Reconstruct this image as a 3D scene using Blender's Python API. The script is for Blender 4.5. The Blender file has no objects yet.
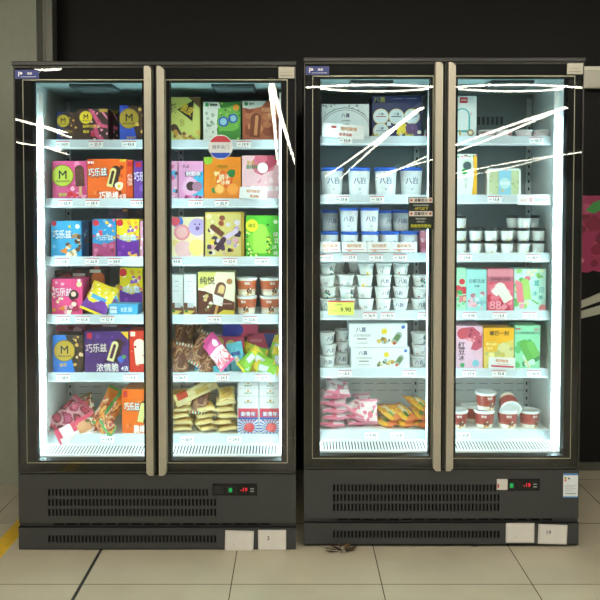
import bpy, bmesh, math, random
from mathutils import Vector, Matrix
S = bpy.context.scene
C = S.collection
rnd = random.Random(7)
# ------------------------------------------------------------------ camera model
F_, CX, CY, D_, H_, TH = 780.0, 295.0, 234.6, 3.377, 1.5, math.radians(1.96)
def at(px, py, Y):
    """point of the plane at depth Y seen at pixel px, py"""
    a = (px - CX) / F_; b = -(py - CY) / F_
    dy = math.cos(TH) + b * math.sin(TH); dz = -math.sin(TH) + b * math.cos(TH)
    t = (Y + D_) / dy
    return (a * t, Y, H_ + dz * t)
# ------------------------------------------------------------------ materials
def lin(h):
    h = h.lstrip('#'); out = []
    for i in (0, 2, 4):
        c = int(h[i:i+2], 16) / 255
        out.append(c / 12.92 if c <= .04045 else ((c + .055) / 1.055) ** 2.4)
    return out + [1.0]
MATS = {}
def mat(h, rough=.45, metal=0.0, spec=.5):
    key = (h, rough, metal, spec)
    if key in MATS: return MATS[key]
    m = bpy.data.materials.new('paint_' + h.strip('#')); m.use_nodes = True
    nt = m.node_tree; b = nt.nodes['Principled BSDF']
    b.inputs['Roughness'].default_value = rough; b.inputs['Metallic'].default_value = metal
    b.inputs['Specular IOR Level'].default_value = spec
    nz = nt.nodes.new('ShaderNodeTexNoise'); nz.inputs['Scale'].default_value = 35
    tc = nt.nodes.new('ShaderNodeTexCoord'); nt.links.new(tc.outputs['Object'], nz.inputs['Vector'])
    mx = nt.nodes.new('ShaderNodeMix'); mx.data_type = 'RGBA'
    c = lin(h); mx.inputs[6].default_value = c; mx.inputs[7].default_value = [v * .88 for v in c[:3]] + [1]
    nt.links.new(nz.outputs['Fac'], mx.inputs[0]); nt.links.new(mx.outputs[2], b.inputs['Base Color'])
    MATS[key] = m
    return m
def emis(name, h, s):
    m = bpy.data.materials.new(name); m.use_nodes = True; nt = m.node_tree
    b = nt.nodes['Principled BSDF']; b.inputs['Base Color'].default_value = lin(h)
    b.inputs['Emission Color'].default_value = lin(h); b.inputs['Emission Strength'].default_value = s
    return m
def clear_mat(name, base, tint, rough=0.0, gloss='#ffffff'):
    m = bpy.data.materials.new(name); m.use_nodes = True; nt = m.node_tree
    for n in list(nt.nodes): nt.nodes.remove(n)
    out = nt.nodes.new('ShaderNodeOutputMaterial'); mx = nt.nodes.new('ShaderNodeMixShader')
    tr = nt.nodes.new('ShaderNodeBsdfTransparent'); tr.inputs[0].default_value = tint
    gl = nt.nodes.new('ShaderNodeBsdfGlossy'); gl.inputs['Roughness'].default_value = rough
    gl.inputs['Color'].default_value = lin(gloss)
    lw = nt.nodes.new('ShaderNodeLayerWeight'); lw.inputs['Blend'].default_value = .5
    p = nt.nodes.new('ShaderNodeMath'); p.operation = 'POWER'; p.inputs[1].default_value = 5
    q = nt.nodes.new('ShaderNodeMath'); q.operation = 'MULTIPLY_ADD'; q.inputs[1].default_value = .5; q.inputs[2].default_value = base
    nt.links.new(lw.outputs['Facing'], p.inputs[0]); nt.links.new(p.outputs[0], q.inputs[0])
    nt.links.new(q.outputs[0], mx.inputs[0]); nt.links.new(tr.outputs[0], mx.inputs[1]); nt.links.new(gl.outputs[0], mx.inputs[2])
    nt.links.new(mx.outputs[0], out.inputs[0])
    return m
GLASS = clear_mat('door_glass', .025, (.985, .995, .992, 1))
FILM = clear_mat('clear_plastic', .07, (.93, .97, .96, 1), .12)
LED = emis('led_diffuser', '#dcfcff', 20.0)
TUBE = emis('ceiling_tube', '#fff6e2', 26.0)
FILL_TUBE = emis('fill_batten', '#fdf6e6', 62.0)
GREEN = emis('green_switch_light', '#18a050', .3)
REDLED = emis('red_digits', '#e02038', .45)
BLACK = mat('#131414', .35); DARK = mat('#3a3c3c', .45, .1); FRAME = mat('#08090a', .5, 0, .15)
STEEL = mat('#b8b2a0', .38, .5); VOID = mat('#060606', .8)
WHITE = mat('#eef4f4', .45); LINER = mat('#dfe9ea', .4); RAIL = mat('#c2d2da', .35)
# ------------------------------------------------------------------ text outlines
TC = {}
def text_mesh(s):
    if s in TC: return TC[s]
    cu = bpy.data.curves.new('lettering', 'FONT'); cu.body = s; cu.size = 1; cu.resolution_u = 2
    o = bpy.data.objects.new('lettering', cu); C.objects.link(o)
    dg = bpy.context.evaluated_depsgraph_get(); me = o.evaluated_get(dg).to_mesh()
    vs = [(v.co.x, v.co.y) for v in me.vertices]; fs = [tuple(p.vertices) for p in me.polygons]
    o.evaluated_get(dg).to_mesh_clear()
    bpy.data.objects.remove(o); bpy.data.curves.remove(cu)
    if not vs: vs = [(0, 0), (1, 0), (1, 1)]; fs = [(0, 1, 2)]
    x0 = min(v[0] for v in vs); x1 = max(v[0] for v in vs); y0 = min(v[1] for v in vs); y1 = max(v[1] for v in vs)
    h = max(y1 - y0, 1e-4)
    vs = [((x - (x0 + x1) / 2) / h, (y - (y0 + y1) / 2) / h) for x, y in vs]
    TC[s] = (vs, fs, (x1 - x0) / h)
    return TC[s]
# ------------------------------------------------------------------ mesh builder
class MB:
    def __init__(s): s.v = []; s.f = []; s.m = []; s.mats = []; s.sm = []
    def mi(s, m):
        if m not in s.mats: s.mats.append(m)
        return s.mats.index(m)
    def add(s, vs, fs, m, smooth=False, M=None):
        n = len(s.v); k = s.mi(m)
        s.v += [tuple(M @ Vector(v)) if M else tuple(v) for v in vs]
        for f in fs: s.f.append(tuple(i + n for i in f)); s.m.append(k); s.sm.append(smooth)
        return s
    def box(s, x0, x1, y0, y1, z0, z1, m, M=None, c=0):
        if c > 0:
            c = min(c, (x1-x0)*.4, (y1-y0)*.4, (z1-z0)*.4)
            bm = bmesh.new(); bmesh.ops.create_cube(bm, size=1)
            for v in bm.verts: v.co = Vector(((x0+x1)/2 + v.co.x*(x1-x0), (y0+y1)/2 + v.co.y*(y1-y0), (z0+z1)/2 + v.co.z*(z1-z0)))
            bmesh.ops.bevel(bm, geom=list(bm.edges), offset=c, segments=1, affect='EDGES')
            bm.verts.index_update()
            vs = [tuple(v.co) for v in bm.verts]; fs = [tuple(v.index for v in f.verts) for f in bm.faces]; bm.free()
            return s.add(vs, fs, m, False, M)
        vs = [(x, y, z) for z in (z0, z1) for y in (y0, y1) for x in (x0, x1)]
        fs = [(0, 2, 3, 1), (4, 5, 7, 6), (0, 1, 5, 4), (2, 6, 7, 3), (0, 4, 6, 2), (1, 3, 7, 5)]
        return s.add(vs, fs, m, False, M)
    def lathe(s, prof, m, n=24, caps=True, M=None, mfn=None):
        """prof [(r, z)] ; mfn(i) gives the material of band i"""
        vs = []
        for r, z in prof:
            for k in range(n): vs.append((r * math.cos(2*math.pi*k/n), r * math.sin(2*math.pi*k/n), z))
        for i in range(len(prof) - 1):
            fs = [(i*n + k, i*n + (k+1) % n, (i+1)*n + (k+1) % n, (i+1)*n + k) for k in range(n)]
            base = len(s.v)
            if i == 0: s.v += [tuple(M @ Vector(v)) if M else v for v in vs]; b0 = base
            kk = s.mi(mfn(i) if mfn else m)
            for f in fs: s.f.append(tuple(j + b0 for j in f)); s.m.append(kk); s.sm.append(True)
        if caps:
            kk = s.mi(mfn(0) if mfn else m); s.f.append(tuple(b0 + k for k in reversed(range(n)))); s.m.append(kk); s.sm.append(False)
            kk = s.mi(mfn(len(prof)-2) if mfn else m); s.f.append(tuple(b0 + (len(prof)-1)*n + k for k in range(n))); s.m.append(kk); s.sm.append(False)
        return s
    def prism(s, pts, y0, y1, m, M=None):
        """polygon in x,z pushed from y0 to y1"""
        n = len(pts); vs = [(x, y0, z) for x, z in pts] + [(x, y1, z) for x, z in pts]
        fs = [tuple(range(n)), tuple(reversed(range(n, 2*n)))] + [(i, i+n, (i+1) % n + n, (i+1) % n) for i in range(n)]
        return s.add(vs, fs, m, False, M)
    def build(s, name, parent=None, loc=None, rot=None):
        me = bpy.data.meshes.new(name); me.from_pydata(s.v, [], s.f)
        for m in s.mats: me.materials.append(m)
        me.polygons.foreach_set('material_index', s.m); me.polygons.foreach_set('use_smooth', s.sm); me.update()
        o = bpy.data.objects.new(name, me); C.objects.link(o)
        if parent: o.parent = parent
        if loc: o.location = loc
        if rot: o.rotation_euler = rot
        return o
def circ(cx, cy, r, n=20, a0=0, a1=2*math.pi): return [(cx + r*math.cos(a0+(a1-a0)*k/n), cy + r*math.sin(a0+(a1-a0)*k/n)) for k in range(n)]
def blob(cx, cy, r, seed, n=11, sq=.35):
    q = random.Random(seed); return [(cx + r*(1-sq*q.random())*math.cos(2*math.pi*k/n), cy + r*(1-sq*q.random())*math.sin(2*math.pi*k/n)) for k in range(n)]
def rotp(pts, cx, cy, a): return [(cx + (x-cx)*math.cos(a)-(y-cy)*math.sin(a), cy + (x-cx)*math.sin(a)+(y-cy)*math.cos(a)) for x, y in pts]
def capsule(cx, cy, l, w, a):
    r = w/2; p = [(cx + r*math.cos(t), cy + l/2 - r + r*math.sin(t)) for t in [math.pi*k/8 for k in range(9)]] + [(cx - r, cy - l/2), (cx + r, cy - l/2)]
    return rotp(p, cx, cy, a)
def printed(mb, w, h, shapes, wrap=None, y0=0.0, M=None):
    """flat print on the face x -w/2..w/2, z 0..h; coordinates 0..1 of the width and of the height, radii in heights"""
    y = y0 - 1.5e-4; asp = w / h
    step = 1.6e-4
    def put(polys_v, polys_f, col):
        nonlocal y
        y -= step
        m = col if not isinstance(col, str) else mat(col, .4)
        vs = []
        for X, Z in polys_v:
            X = min(max(X, 0), asp); Z = min(max(Z, 0), 1)
            x = (X - asp/2) * h; z = Z * h
            vs.append(wrap(x, z, y) if wrap else (x, y, z))
        mb.add(vs, polys_f, m, False, M)
    for sh in shapes:
        k = sh[0]; step = 1.6e-4
        if k == 'r': _, a, b, c, d, col = sh; put([(a*asp, b), (c*asp, b), (c*asp, d), (a*asp, d)], [(0, 1, 2, 3)], col)
        elif k == 'c': _, a, b, r, col = sh; put(circ(a*asp, b, r), [tuple(range(20))], col)
        elif k == 'p': pts = [(a*asp, b) for a, b in sh[1]]; put(pts, [tuple(range(len(pts)))], sh[2])
        elif k == 'b': _, a, b, r, sd, col = sh; put(blob(a*asp, b, r, sd), [tuple(range(11))], col)
        elif k == 's':
            _, n, sd, r0, r1, cols, (a, b, c, d) = sh; q = random.Random(sd); step = 6e-5
            for i in range(n):
                put(blob((a+(c-a)*q.random())*asp, b+(d-b)*q.random(), r0+(r1-r0)*q.random(), sd*100+i, 8), [tuple(range(8))], cols[i % len(cols)])
        elif k == 'bar':
            _, a, b, l, wd, ang, col = sh; p = capsule(a*asp, b, l, wd, ang); put(p, [tuple(range(len(p)))], col)
        elif k == 't':
            _, st, a, b, hh, col = sh[:6]; vs, fs, ww = text_mesh(st); mxw = (sh[6] if len(sh) > 6 else 2.0) * asp; ang = sh[7] if len(sh) > 7 else 0
            sx = hh if ww*hh <= mxw else mxw/ww
            for dx, dz_ in ((0, 0), (.04, 0), (.0, .035)):      # heavier strokes: the outline repeated a hair apart
                step = 8e-5; put(rotp([(a*asp + (x+dx)*sx, b + (z+dz_)*hh) for x, z in vs], a*asp, b, ang), fs, col)
def pop(a, b, l, w, ang, col, inner=None, stick='#d8b070'):
    # ice lolly: stick then bar; offsets along its axis
    out = [('bar', a + .0, b, l, w, ang, col)]
    sx = math.sin(ang); cz = -math.cos(ang)
    st = ('bar', a + sx*l*.6, b + cz*l*.62, l*.35, w*.22, ang, stick)
    r = [st] + out
    if inner: r.append(('bar', a, b, l*.78, w*.55, ang, inner))
    return r
def mlogo(cx, cy, r, disc='#c8b428', ink='#1e1a14'):
    return [('c', cx, cy, r*1.04, '#7d6a18'), ('c', cx, cy, r*.96, disc), ('t', 'M', cx, cy+r*.08, r*.75, ink), ('t', 'MAGNUM', cx, cy-r*.52, r*.2, ink)]
# ------------------------------------------------------------------ things
def tag(o, label=None, cat=None, group=None, kind=None):
    if label: o['label'] = label
    if cat: o['category'] = cat
    if group: o['group'] = group
    if kind: o['kind'] = kind
    return o
def empty(name, loc=(0, 0, 0), rz=0):
    o = bpy.data.objects.new(name, None); C.objects.link(o); o.location = loc; o.rotation_euler = (0, 0, rz); o.empty_display_size = .05
    return o
def copy_tree(o, parent=None):
    c = o.copy(); C.objects.link(c); c.parent = parent
    for ch in [x for x in bpy.data.objects if x.parent == o]: copy_tree(ch, c)
    return c
# ------------------------------------------------------------------ room
def tile_mat():
    m = bpy.data.materials.new('floor_tiles'); m.use_nodes = True; nt = m.node_tree; b = nt.nodes['Principled BSDF']
    tc = nt.nodes.new('ShaderNodeTexCoord'); mp = nt.nodes.new('ShaderNodeMapping'); mp.inputs['Location'].default_value = (.254 + 24, .316 + 24, 0)
    br = nt.nodes.new('ShaderNodeTexBrick'); br.offset = 0; br.inputs['Scale'].default_value = 1
    br.inputs['Brick Width'].default_value = .6; br.inputs['Row Height'].default_value = .6; br.inputs['Mortar Size'].default_value = .0022
    br.inputs['Mortar Smooth'].default_value = .2; br.inputs['Bias'].default_value = 0
    br.inputs['Color1'].default_value = lin('#c2b8a0'); br.inputs['Color2'].default_value = lin('#beb59e'); br.inputs['Mortar'].default_value = lin('#4f4838')
    nz = nt.nodes.new('ShaderNodeTexNoise'); nz.inputs['Scale'].default_value = 3.5; nz.inputs['Detail'].default_value = 6
    mx = nt.nodes.new('ShaderNodeMix'); mx.data_type = 'RGBA'; mx.blend_type = 'MULTIPLY'; mx.inputs[0].default_value = .25
    nt.links.new(tc.outputs['Object'], mp.inputs[0]); nt.links.new(mp.outputs[0], br.inputs['Vector']); nt.links.new(tc.outputs['Object'], nz.inputs['Vector'])
    nt.links.new(br.outputs['Color'], mx.inputs[6]); nt.links.new(nz.outputs['Fac'], mx.inputs[7]); nt.links.new(mx.outputs[2], b.inputs['Base Color'])
    b.inputs['Roughness'].default_value = .22; b.inputs['Specular IOR Level'].default_value = .4
    return m
def st(name, mb): return tag(mb.build(name), kind='structure')
st('floor', MB().box(-9, 16, -45, 1.2, -.05, 0, tile_mat()))
st('ceiling', MB().box(-9, 16, -45, 1.2, 3.1, 3.15, mat('#161615', .9, 0, .1)))
st('wall_back', MB().box(-1.40, 16, 1.05, 1.12, 0, 3.1, mat('#10100e', .5, 0, .2)))
xw = at(40.5, 270, .81)[0]
st('wall_left', MB().box(-9, xw, .81, .93, 0, 3.1, mat('#989d8c', .5)))
xa = at(41, 270, .9)[0]; xb = at(46.5, 270, .9)[0]; xc = at(56, 270, .9)[0]
st('trim_1', MB().box(xw, xb, .93, .97, 0, 3.1, mat('#2c2a1c', .5)).box(xw - .006, xw, .806, .81, 0, 3.1, BLACK))
st('trim_2', MB().box(xb, xc, .88, .96, 0, 3.1, mat('#6b6c62', .4, .3)).box(xb, xb + .012, .874, .88, 0, 3.1, mat('#8f9085', .4, .3)))
st('baseboard_back', MB().box(1.2, 16, 1.03, 1.05, 0, .045, mat('#55554c', .4, .3)))
st('trim_3', MB().box(-.858, -.845, -8, 1.0, -.002, .0012, mat('#17150f', .6)))
tag(MB().box(-1.335, -1.262, -6, .80, 0, .001, mat('#dcb224', .5)).build('floor_tape'),
    'yellow adhesive tape line on the floor left of the freezers', 'floor tape')
# poster with fruit and chopsticks on the dark wall, and steel strip above it
po = empty('wall_poster', (2.3, 1.05, 0)); tag(po, 'black wall poster printed with pink fruit and pale chopsticks, right edge', 'poster')
MB().box(-.95, 1.2, -.02, 0, .62, 1.78, mat('#0d0d0c', .5, 0, .2)).build('board', po)
fb = MB(); q = random.Random(5)
zc = at(600, 232, 1.03)
px_ = lambda p, y: (at(p, y, 1.02)[0] - 2.3, at(p, y, 1.02)[2])
pts = [px_(572, 198)] + [px_(574 + 6*i, 194 + 2*q.random()) for i in range(0, 20)] + [px_(694, 232), px_(690, 268)] + [px_(690 - 6*i, 270 + 3*q.random()) for i in range(0, 20)]
fb.prism(pts, -.0225, -.02, mat('#a32a58', .4))
cols = [mat(c, .4) for c in ('#c24a78', '#8a1440', '#e088a4', '#7a0f36', '#b83a62', '#ecb4c0')]
yy = -.0226
for i in range(90):
    x, z = px_(578 + 108*q.random(), 200 + 64*q.random()); yy -= 1e-5
    p = blob(x, z, .012 + .045*q.random(), i, 9); fb.add([(a, yy, b) for a, b in p], [tuple(range(9))], cols[i % 6])
for cx, cy in ((598, 207), (640, 215)):
    x, z = px_(cx, cy); yy -= 1e-5; fb.add([(a, yy, b) for a, b in rotp([(x-.07, z), (x-.02, z+.03), (x+.04, z+.035), (x+.07, z), (x+.02, z-.02), (x-.03, z-.03)], x, z, .3)], [tuple(range(6))], mat('#3f9a48'))
fb.build('printed_fruit', po)
cb = MB()
for (a, b, c, d, w) in ((574, 304, 660, 268, 8), (572, 314, 660, 288, 8)):
    p0 = px_(a, b); p1 = px_(c, d); p2 = px_(c, d + w + 4); p3 = px_(a, b + w - 1); yy -= 2e-5
    cb.prism([p0, p1, p2, p3], -.0235, -.02, mat('#b9bba8', .45)); 
cb.build('printed_chopsticks', po)
x0, _, z0 = at(586, 89, 1.0); z1 = at(586, 67, 1.0)[2]
ws = MB().box(1.0, 3.4, .985, 1.05, z0, z1, mat('#8d8b7e', .3, .5), c=.004).box(1.0, 3.4, .98, .985, z1 - .02, z1, mat('#a5a394', .3, .5)).build('wall_rail')
tag(ws, 'grey metal strip fixed on the dark wall behind the right freezer', 'wall rail')
# ------------------------------------------------------------------ freezer
W = 1.215
def z_of(py, px=155, Y=0): return at(px, py, Y)[2]
ZS = dict(bottom=z_of(549), skirt=z_of(526), gap=z_of(523), base=z_of(474), door0=z_of(473), g0=z_of(461, Y=.0), g1=z_of(81), door1=z_of(66.5), top=z_of(61.5))
YR = .195
SHELF_PX = [140.0, 198.8, 257, 315, 373, 434.7]
SHZ = [at(155, p, YR)[2] for p in SHELF_PX]
def fz(side, v): return v if side == 'L' else v*1.0067 + .0075
ORG = {'L': (at(16.2, 300, 0)[0], 0.0), 'R': (at(304.0, 300, .03)[0], .03)}
ORD = ['top', 'second', 'third', 'fourth', 'fifth']
def slotted(mb, x0, x1, z0, z1, y, th, rows, m):
    rows = sorted(rows); z = z0
    for (a, b, s, e, n, fr) in rows:
        mb.box(x0, x1, y, y+th, z, a, m)
        mb.box(x0, s, y, y+th, a, b, m); mb.box(e, x1, y, y+th, a, b, m)
        p = (e - s) / n
        for i in range(n): mb.box(s + p*(i+fr), s + p*(i+1), y, y+th, a, b, m)
        z = b
    mb.box(x0, x1, y, y+th, z, z1, m)
def number(st_): return st_
def make_freezer(side):
    ox, oy = ORG[side]; rt = empty('display_freezer', (ox, oy, 0))
    z = {k: fz(side, v) for k, v in ZS.items()}; sh = [fz(side, v) for v in SHZ]
    lx = lambda px: px - (16.2 if side == 'L' else 304.0)      # px offset from the freezer's left edge
    u = lambda dpx: dpx / 231.0
    P = lambda mb, name, par=rt: mb.build(name, par)
    cf = .058                                                   # front of the cabinet body behind the doors
    t = .05; zi0 = z['door0'] + .03; zi1 = z['g1'] + .004
    # body
    b = MB(); b.box(0, t, cf, .66, z['base'], z['door1'], DARK); b.box(W-t, W, cf, .66, z['base'], z['door1'], DARK)
    b.box(t, W-t, .62, .66, z['base'], z['door1'], DARK); b.box(t, W-t, cf, .62, zi1 + .02, z['door1'], DARK)
    b.box(t, W-t, cf, .62, z['base'], zi0 - .01, DARK); b.box(0, W, .03, .66, z['bottom'] + .02, z['base'], DARK)
    P(b, 'cabinet_body')
    P(MB().box(-.004, W+.004, -.012, .67, z['door1'] + .002, z['top'], mat('#2b2a29', .4, .2), c=.003), 'top_cap')
    # liner
    l = MB(); l.box(t, t+.006, cf, .56, zi0, zi1, LINER); l.box(W-t-.006, W-t, cf, .56, zi0, zi1, LINER)
    l.box(t, W-t, .55, .56, sh[4] - .02, zi1, mat('#93a3a7', .5)); l.box(t, W-t, .55, .56, zi0, sh[4] - .02, LINER)  # upper back wall coloured greyer for the shade behind full shelves
    l.box(t, W-t, cf, .56, zi1, zi1+.02, mat('#a9c4c8', .45)); l.box(t, W-t, cf, .56, zi0-.01, zi0, LINER)
    for i in range(16):
        for (a, c_) in ((0, .035), (1, .07), (2, .105)):
            x = .12 + i*.065; l.box(x, x+.045, .5485, .5499, sh[5]+.21-c_, sh[5]+.213-c_, mat('#8d9a9c'))
    P(l, 'inner_liner')
    for x in (.21, .84):
        v = MB().box(x, x+.19, .10, .30, zi1-.012, zi1+.001, mat('#43555a', .5))
        for k in range(5): v.box(x+.01, x+.18, .14+k*.04, .15+k*.04, zi1-.015, zi1-.012, mat('#7f9499'))
        P(v, 'ceiling_vent')
    for x in (.17, .86):
        v = MB().box(x, x+.17, .544, .55, sh[0]+.05, sh[0]+.15, mat('#93a9ae', .45))
        for k in range(6): v.box(x+.02+k*.023, x+.034+k*.023, .542, .544, sh[0]+.09, sh[0]+.13, mat('#4c5a5e'))
        P(v, 'rear_air_outlet')
    # shelf uprights at the back, with hook slots
    for x in (t+.012, W/2-.045, W/2+.02, W-t-.037):
        v = MB().box(x, x+.025, .538, .55, zi0, zi1-.02, mat('#c8d4d6', .4))
        for k in range(40): v.box(x+.009, x+.016, .5365, .5379, zi0+.03+k*.038, zi0+.045+k*.038, VOID)
        P(v, 'shelf_upright')
    # led strips
    for x in (t+.013, W/2-.036, W/2+.036, W-t-.013):
        v = MB().lathe([(.008, z['g0']+.012), (.008, fz(side, z_of(118)))], LED, 14); o = P(v, 'light_strip'); o.location = (x, .145, 0)
        if abs(x - W/2) < .1: o.location.y = .115
        v = MB().box(-.012, .012, .011, .017, z['g0']+.005, zi1-.03, WHITE); v.build('strip_holder', o)
    P(MB().box(W/2-.03, W/2+.03, .062, .1, zi0, zi1, mat('#23272a', .4), c=.004), 'centre_post')
    # shelves
    prices = {'L': ['24.9', '25.9', '43.8', '32.9', '28.9', '19.9', '12.8', '26.9'], 'R': ['35.8', '36.9', '42.9', '29.8', '18.9', '9.90', '16.8', '27.9']}[side]
    tags = {'L': [[22+42, 22+75, 22+112-4, 165, 244], [68-2, 93, 140-2, 160, 196, 222], [62, 92, 115, 175, 230, 262], [62, 82, 107, 214, 250], [62, 130, 180, 222, 262], [106, 186, 234]],
            'R': [[345, 535], [342, 377, 494], [326, 350, 376, 400, 465, 533], [370, 388, 425, 470, 500, 530], [345, 410, 470, 500, 535], [372, 398, 465]]}[side]
    offs = 16.2 if side == 'L' else 304.0
    s0, s1, gp = .072, W-.078, .012
    for i in range(5):
        for hf in (0, 1):
            a, c_ = (s0, W/2-gp) if hf == 0 else (W/2+gp, s1)
            v = MB().box(a+.003, c_-.003, YR+.012, .53, sh[i]-.018, sh[i]-.004, WHITE, c=.002)
            v.box(a+.003, a+.008, YR+.012, .53, sh[i]-.03, sh[i]-.018, WHITE); v.box(c_-.008, c_-.003, YR+.012, .53, sh[i]-.03, sh[i]-.018, WHITE)
            so = P(v, 'shelf')
            rb = MB(); prof = [(YR+.012, 0.0), (YR+.003, .002), (YR-.008, -.036), (YR-.004, -.042), (YR+.004, -.038), (YR+.012, -.02)]
            n = len(prof); vs = [(a, y, sh[i]+zz) for y, zz in prof] + [(c_, y, sh[i]+zz) for y, zz in prof]
            rb.add(vs, [tuple(range(n)), tuple(reversed(range(n, 2*n)))] + [(k, (k+1) % n, (k+1) % n+n, k+n) for k in range(n)], RAIL)
            rb.box(a, c_, YR-.0095, YR-.0075, sh[i]-.038, sh[i]-.034, mat('#eef6f8', .3)); rb.build('price_rail', so)
            for k, p in enumerate(tags[i]):
                x = (p - CX) / F_ * (D_ + oy + YR) - ox
                if not (a+.02 < x < c_-.02): continue
                tb = MB(); M = Matrix.Translation((x, YR-.0115, sh[i]-.0355)) @ Matrix.Rotation(-.28, 4, 'X')
                tb.box(-.032, .032, -.0012, 0, 0, .03, WHITE, M)
                printed(tb, .064, .03, [('r', 0, .88, 1, 1, '#c8405c'), ('t', '特价', .2, .5, .22, '#55606a'), ('t', prices[(i*3+k+hf) % 8], .62, .5, .42, '#1c242c'), ('r', .05, .05, .8, .1, '#c8607a')], y0=-.0012, M=M)
                tb.build('price_tag', so)
    # bottom deck
    for hf in (0, 1):
        a, c_ = (s0-.012, W/2-gp) if hf == 0 else (W/2+gp, s1+.016)
        v = MB().box(a, c_, YR+.012, .545, sh[5]-.018, sh[5]-.004, WHITE)
        zt = fz(side, at(155, 443, YR-.01)[2]); zb = fz(side, at(155, 455, .068)[2])
        v.add([(a, YR+.012, sh[5]), (c_, YR+.012, sh[5]), (c_, YR-.012, zt), (a, YR-.012, zt)], [(0, 3, 2, 1)], RAIL)
        dk = P(v, 'bottom_deck')
        g = MB(); y0, y1 = .066, YR-.012; n = 34
        def slab(xa_, xb_, f0, f1, m, dn=0.0):
            ya, yb = y0+(y1-y0)*f0, y0+(y1-y0)*f1; za, zb2 = zb+(zt-zb)*f0-dn, zb+(zt-zb)*f1-dn
            g.add([(xa_, ya, za), (xb_, ya, za), (xb_, yb, zb2), (xa_, yb, zb2), (xa_, ya, za-.003), (xb_, ya, za-.003), (xb_, yb, zb2-.003), (xa_, yb, zb2-.003)],
                  [(0, 1, 2, 3), (7, 6, 5, 4), (0, 4, 5, 1), (1, 5, 6, 2), (2, 6, 7, 3), (3, 7, 4, 0)], m)
        slab(a, c_, 0, .1, WHITE); slab(a, c_, .9, 1, WHITE); p = (c_-a-.05)/n
        slab(a, a+.03, .1, .9, WHITE); slab(c_-.02, c_, .1, .9, WHITE)
        for k in range(n): slab(a+.03+p*(k+.42), a+.03+p*(k+1), .1, .9, WHITE)
        slab(a, c_, 0, 1, mat('#27302f', .6), .012)
        g.box(a, c_, .062, .066, z['g0']-.006, zb, WHITE)
        g.build('air_grille', dk)
        for k, pp in enumerate(tags[5]):
            x = (pp - CX) / F_ * (D_ + oy + YR) - ox
            if not (a+.02 < x < c_-.02): continue
            tb = MB(); M = Matrix.Translation((x, YR-.014, zt+.002)) @ Matrix.Rotation(-.5, 4, 'X')
            tb.box(-.032, .032, -.0012, 0, 0, .03, WHITE, M)
            printed(tb, .064, .03, [('t', '特价', .2, .5, .22, '#55606a'), ('t', prices[(k+5+hf) % 8], .62, .5, .42, '#1c242c'), ('r', .05, .05, .8, .1, '#c8607a')], y0=-.0012, M=M)
            tb.build('price_tag', dk)
    # doors
    for hf in (0, 1):
        xl, xr = (.0, W/2-.004) if hf == 0 else (W/2+.004, W)
        hi = .062                                              # meeting stile seen as handle and dark edge
        bo = {('L', 0): .078, ('L', 1): .064, ('R', 0): .071, ('R', 1): .068}[side, hf]
        gx0, gx1 = (xl+bo, xr-.052) if hf == 0 else (xl+.058, xr-bo)
        y0, y1 = 0.0, .055; z0, z1 = z['door0'], z['door1']; zg0, zg1 = z['g0'], z['g1']
        fr = MB(); e = .004
        for (a, c_, lo, hi_) in ((xl, gx0, z0, z1), (gx1, xr, z0, z1), (gx0, gx1, z0, zg0), (gx0, gx1, zg1, z1)):
            fr.box(a, c_, y0+.0062, y1, lo, hi_, FRAME)
        # slim metal edging around the leaf and around the glass
        for (a, c_, lo, hi_) in ((xl, xl+e, z0, z1), (xr-e, xr, z0, z1), (xl, xr, z0, z0+e), (xl, xr, z1-e, z1)):
            fr.box(a, c_, y0-.002, y0+.006, lo, hi_, mat('#4b4a46', .35, .6))
        ix0 = xl+.036 if hf == 0 else xl+.04; ix1 = xr-.04 if hf == 0 else xr-.036
        for (a, c_, lo, hi_) in ((ix0, ix0+.003, zg0-.012, zg1+.006), (ix1-.003, ix1, zg0-.012, zg1+.006), (ix0, ix1, zg0-.012, zg0-.008), (ix0, ix1, zg1+.004, zg1+.008)):
            fr.box(a, c_, y0+.0056, y0+.0075, lo, hi_, mat('#b0ab94', .35, .6))
        d = P(fr, 'door')
        # two glass panes drawn towards each other by the cold
        for (yp, w0, nm) in ((.0, .0014, 'glass_pane'), (.030, -.0012, 'glass_pane')):
            g = MB(); nx, nz = 20, 44; pa, pb, pc, pd = (xl+e, xr-e, z0+e, z1-e) if w0 > 0 else (gx0, gx1, zg0, zg1); A = (pb-pa)/2; B = (pd-pc)/2
            for s_, th in ((0, 0), (1, .004)):
                vs = []
                for j in range(nz+1):
                    for i in range(nx+1):
                        a = -1+2*i/nx; bz = -1+2*j/nz
                        vs.append((pa+A*(1+a), yp+th+w0*(1-a*a)*(1-bz*bz), pc+B*(1+bz)))
                fs = []
                for j in range(nz):
                    for i in range(nx):
                        k = j*(nx+1)+i; f = (k, k+1, k+nx+2, k+nx+1); fs.append(f if s_ == 0 else tuple(reversed(f)))
                g.add(vs, fs, GLASS, True)
            g.build(nm, d)
        # handle bar
        hx0, hx1 = (xr-.037, xr-.006) if hf == 0 else (xl+.010, xl+.041)
        h = MB()
        prof = [(hx0, z0+.010), (hx0+.012, z0-.002), (hx1, z0-.002), (hx1, z1-.014), (hx1-.012, z1-.002), (hx0, z1-.002)] if hf == 0 else [(hx0, z0-.002), (hx1-.012, z0-.002), (hx1, z0+.010), (hx1, z1-.018), (hx0+.014, z1-.002), (hx0, z1-.002)]
        h.prism(prof, -.03, 0.0, STEEL); h.box(hx1-.003 if hf == 0 else hx0, hx1 if hf == 0 else hx0+.003, -.032, -.03, z0, z1-.02, mat('#c9c5b8', .3, .7))
        h.build('handle', d)
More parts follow.
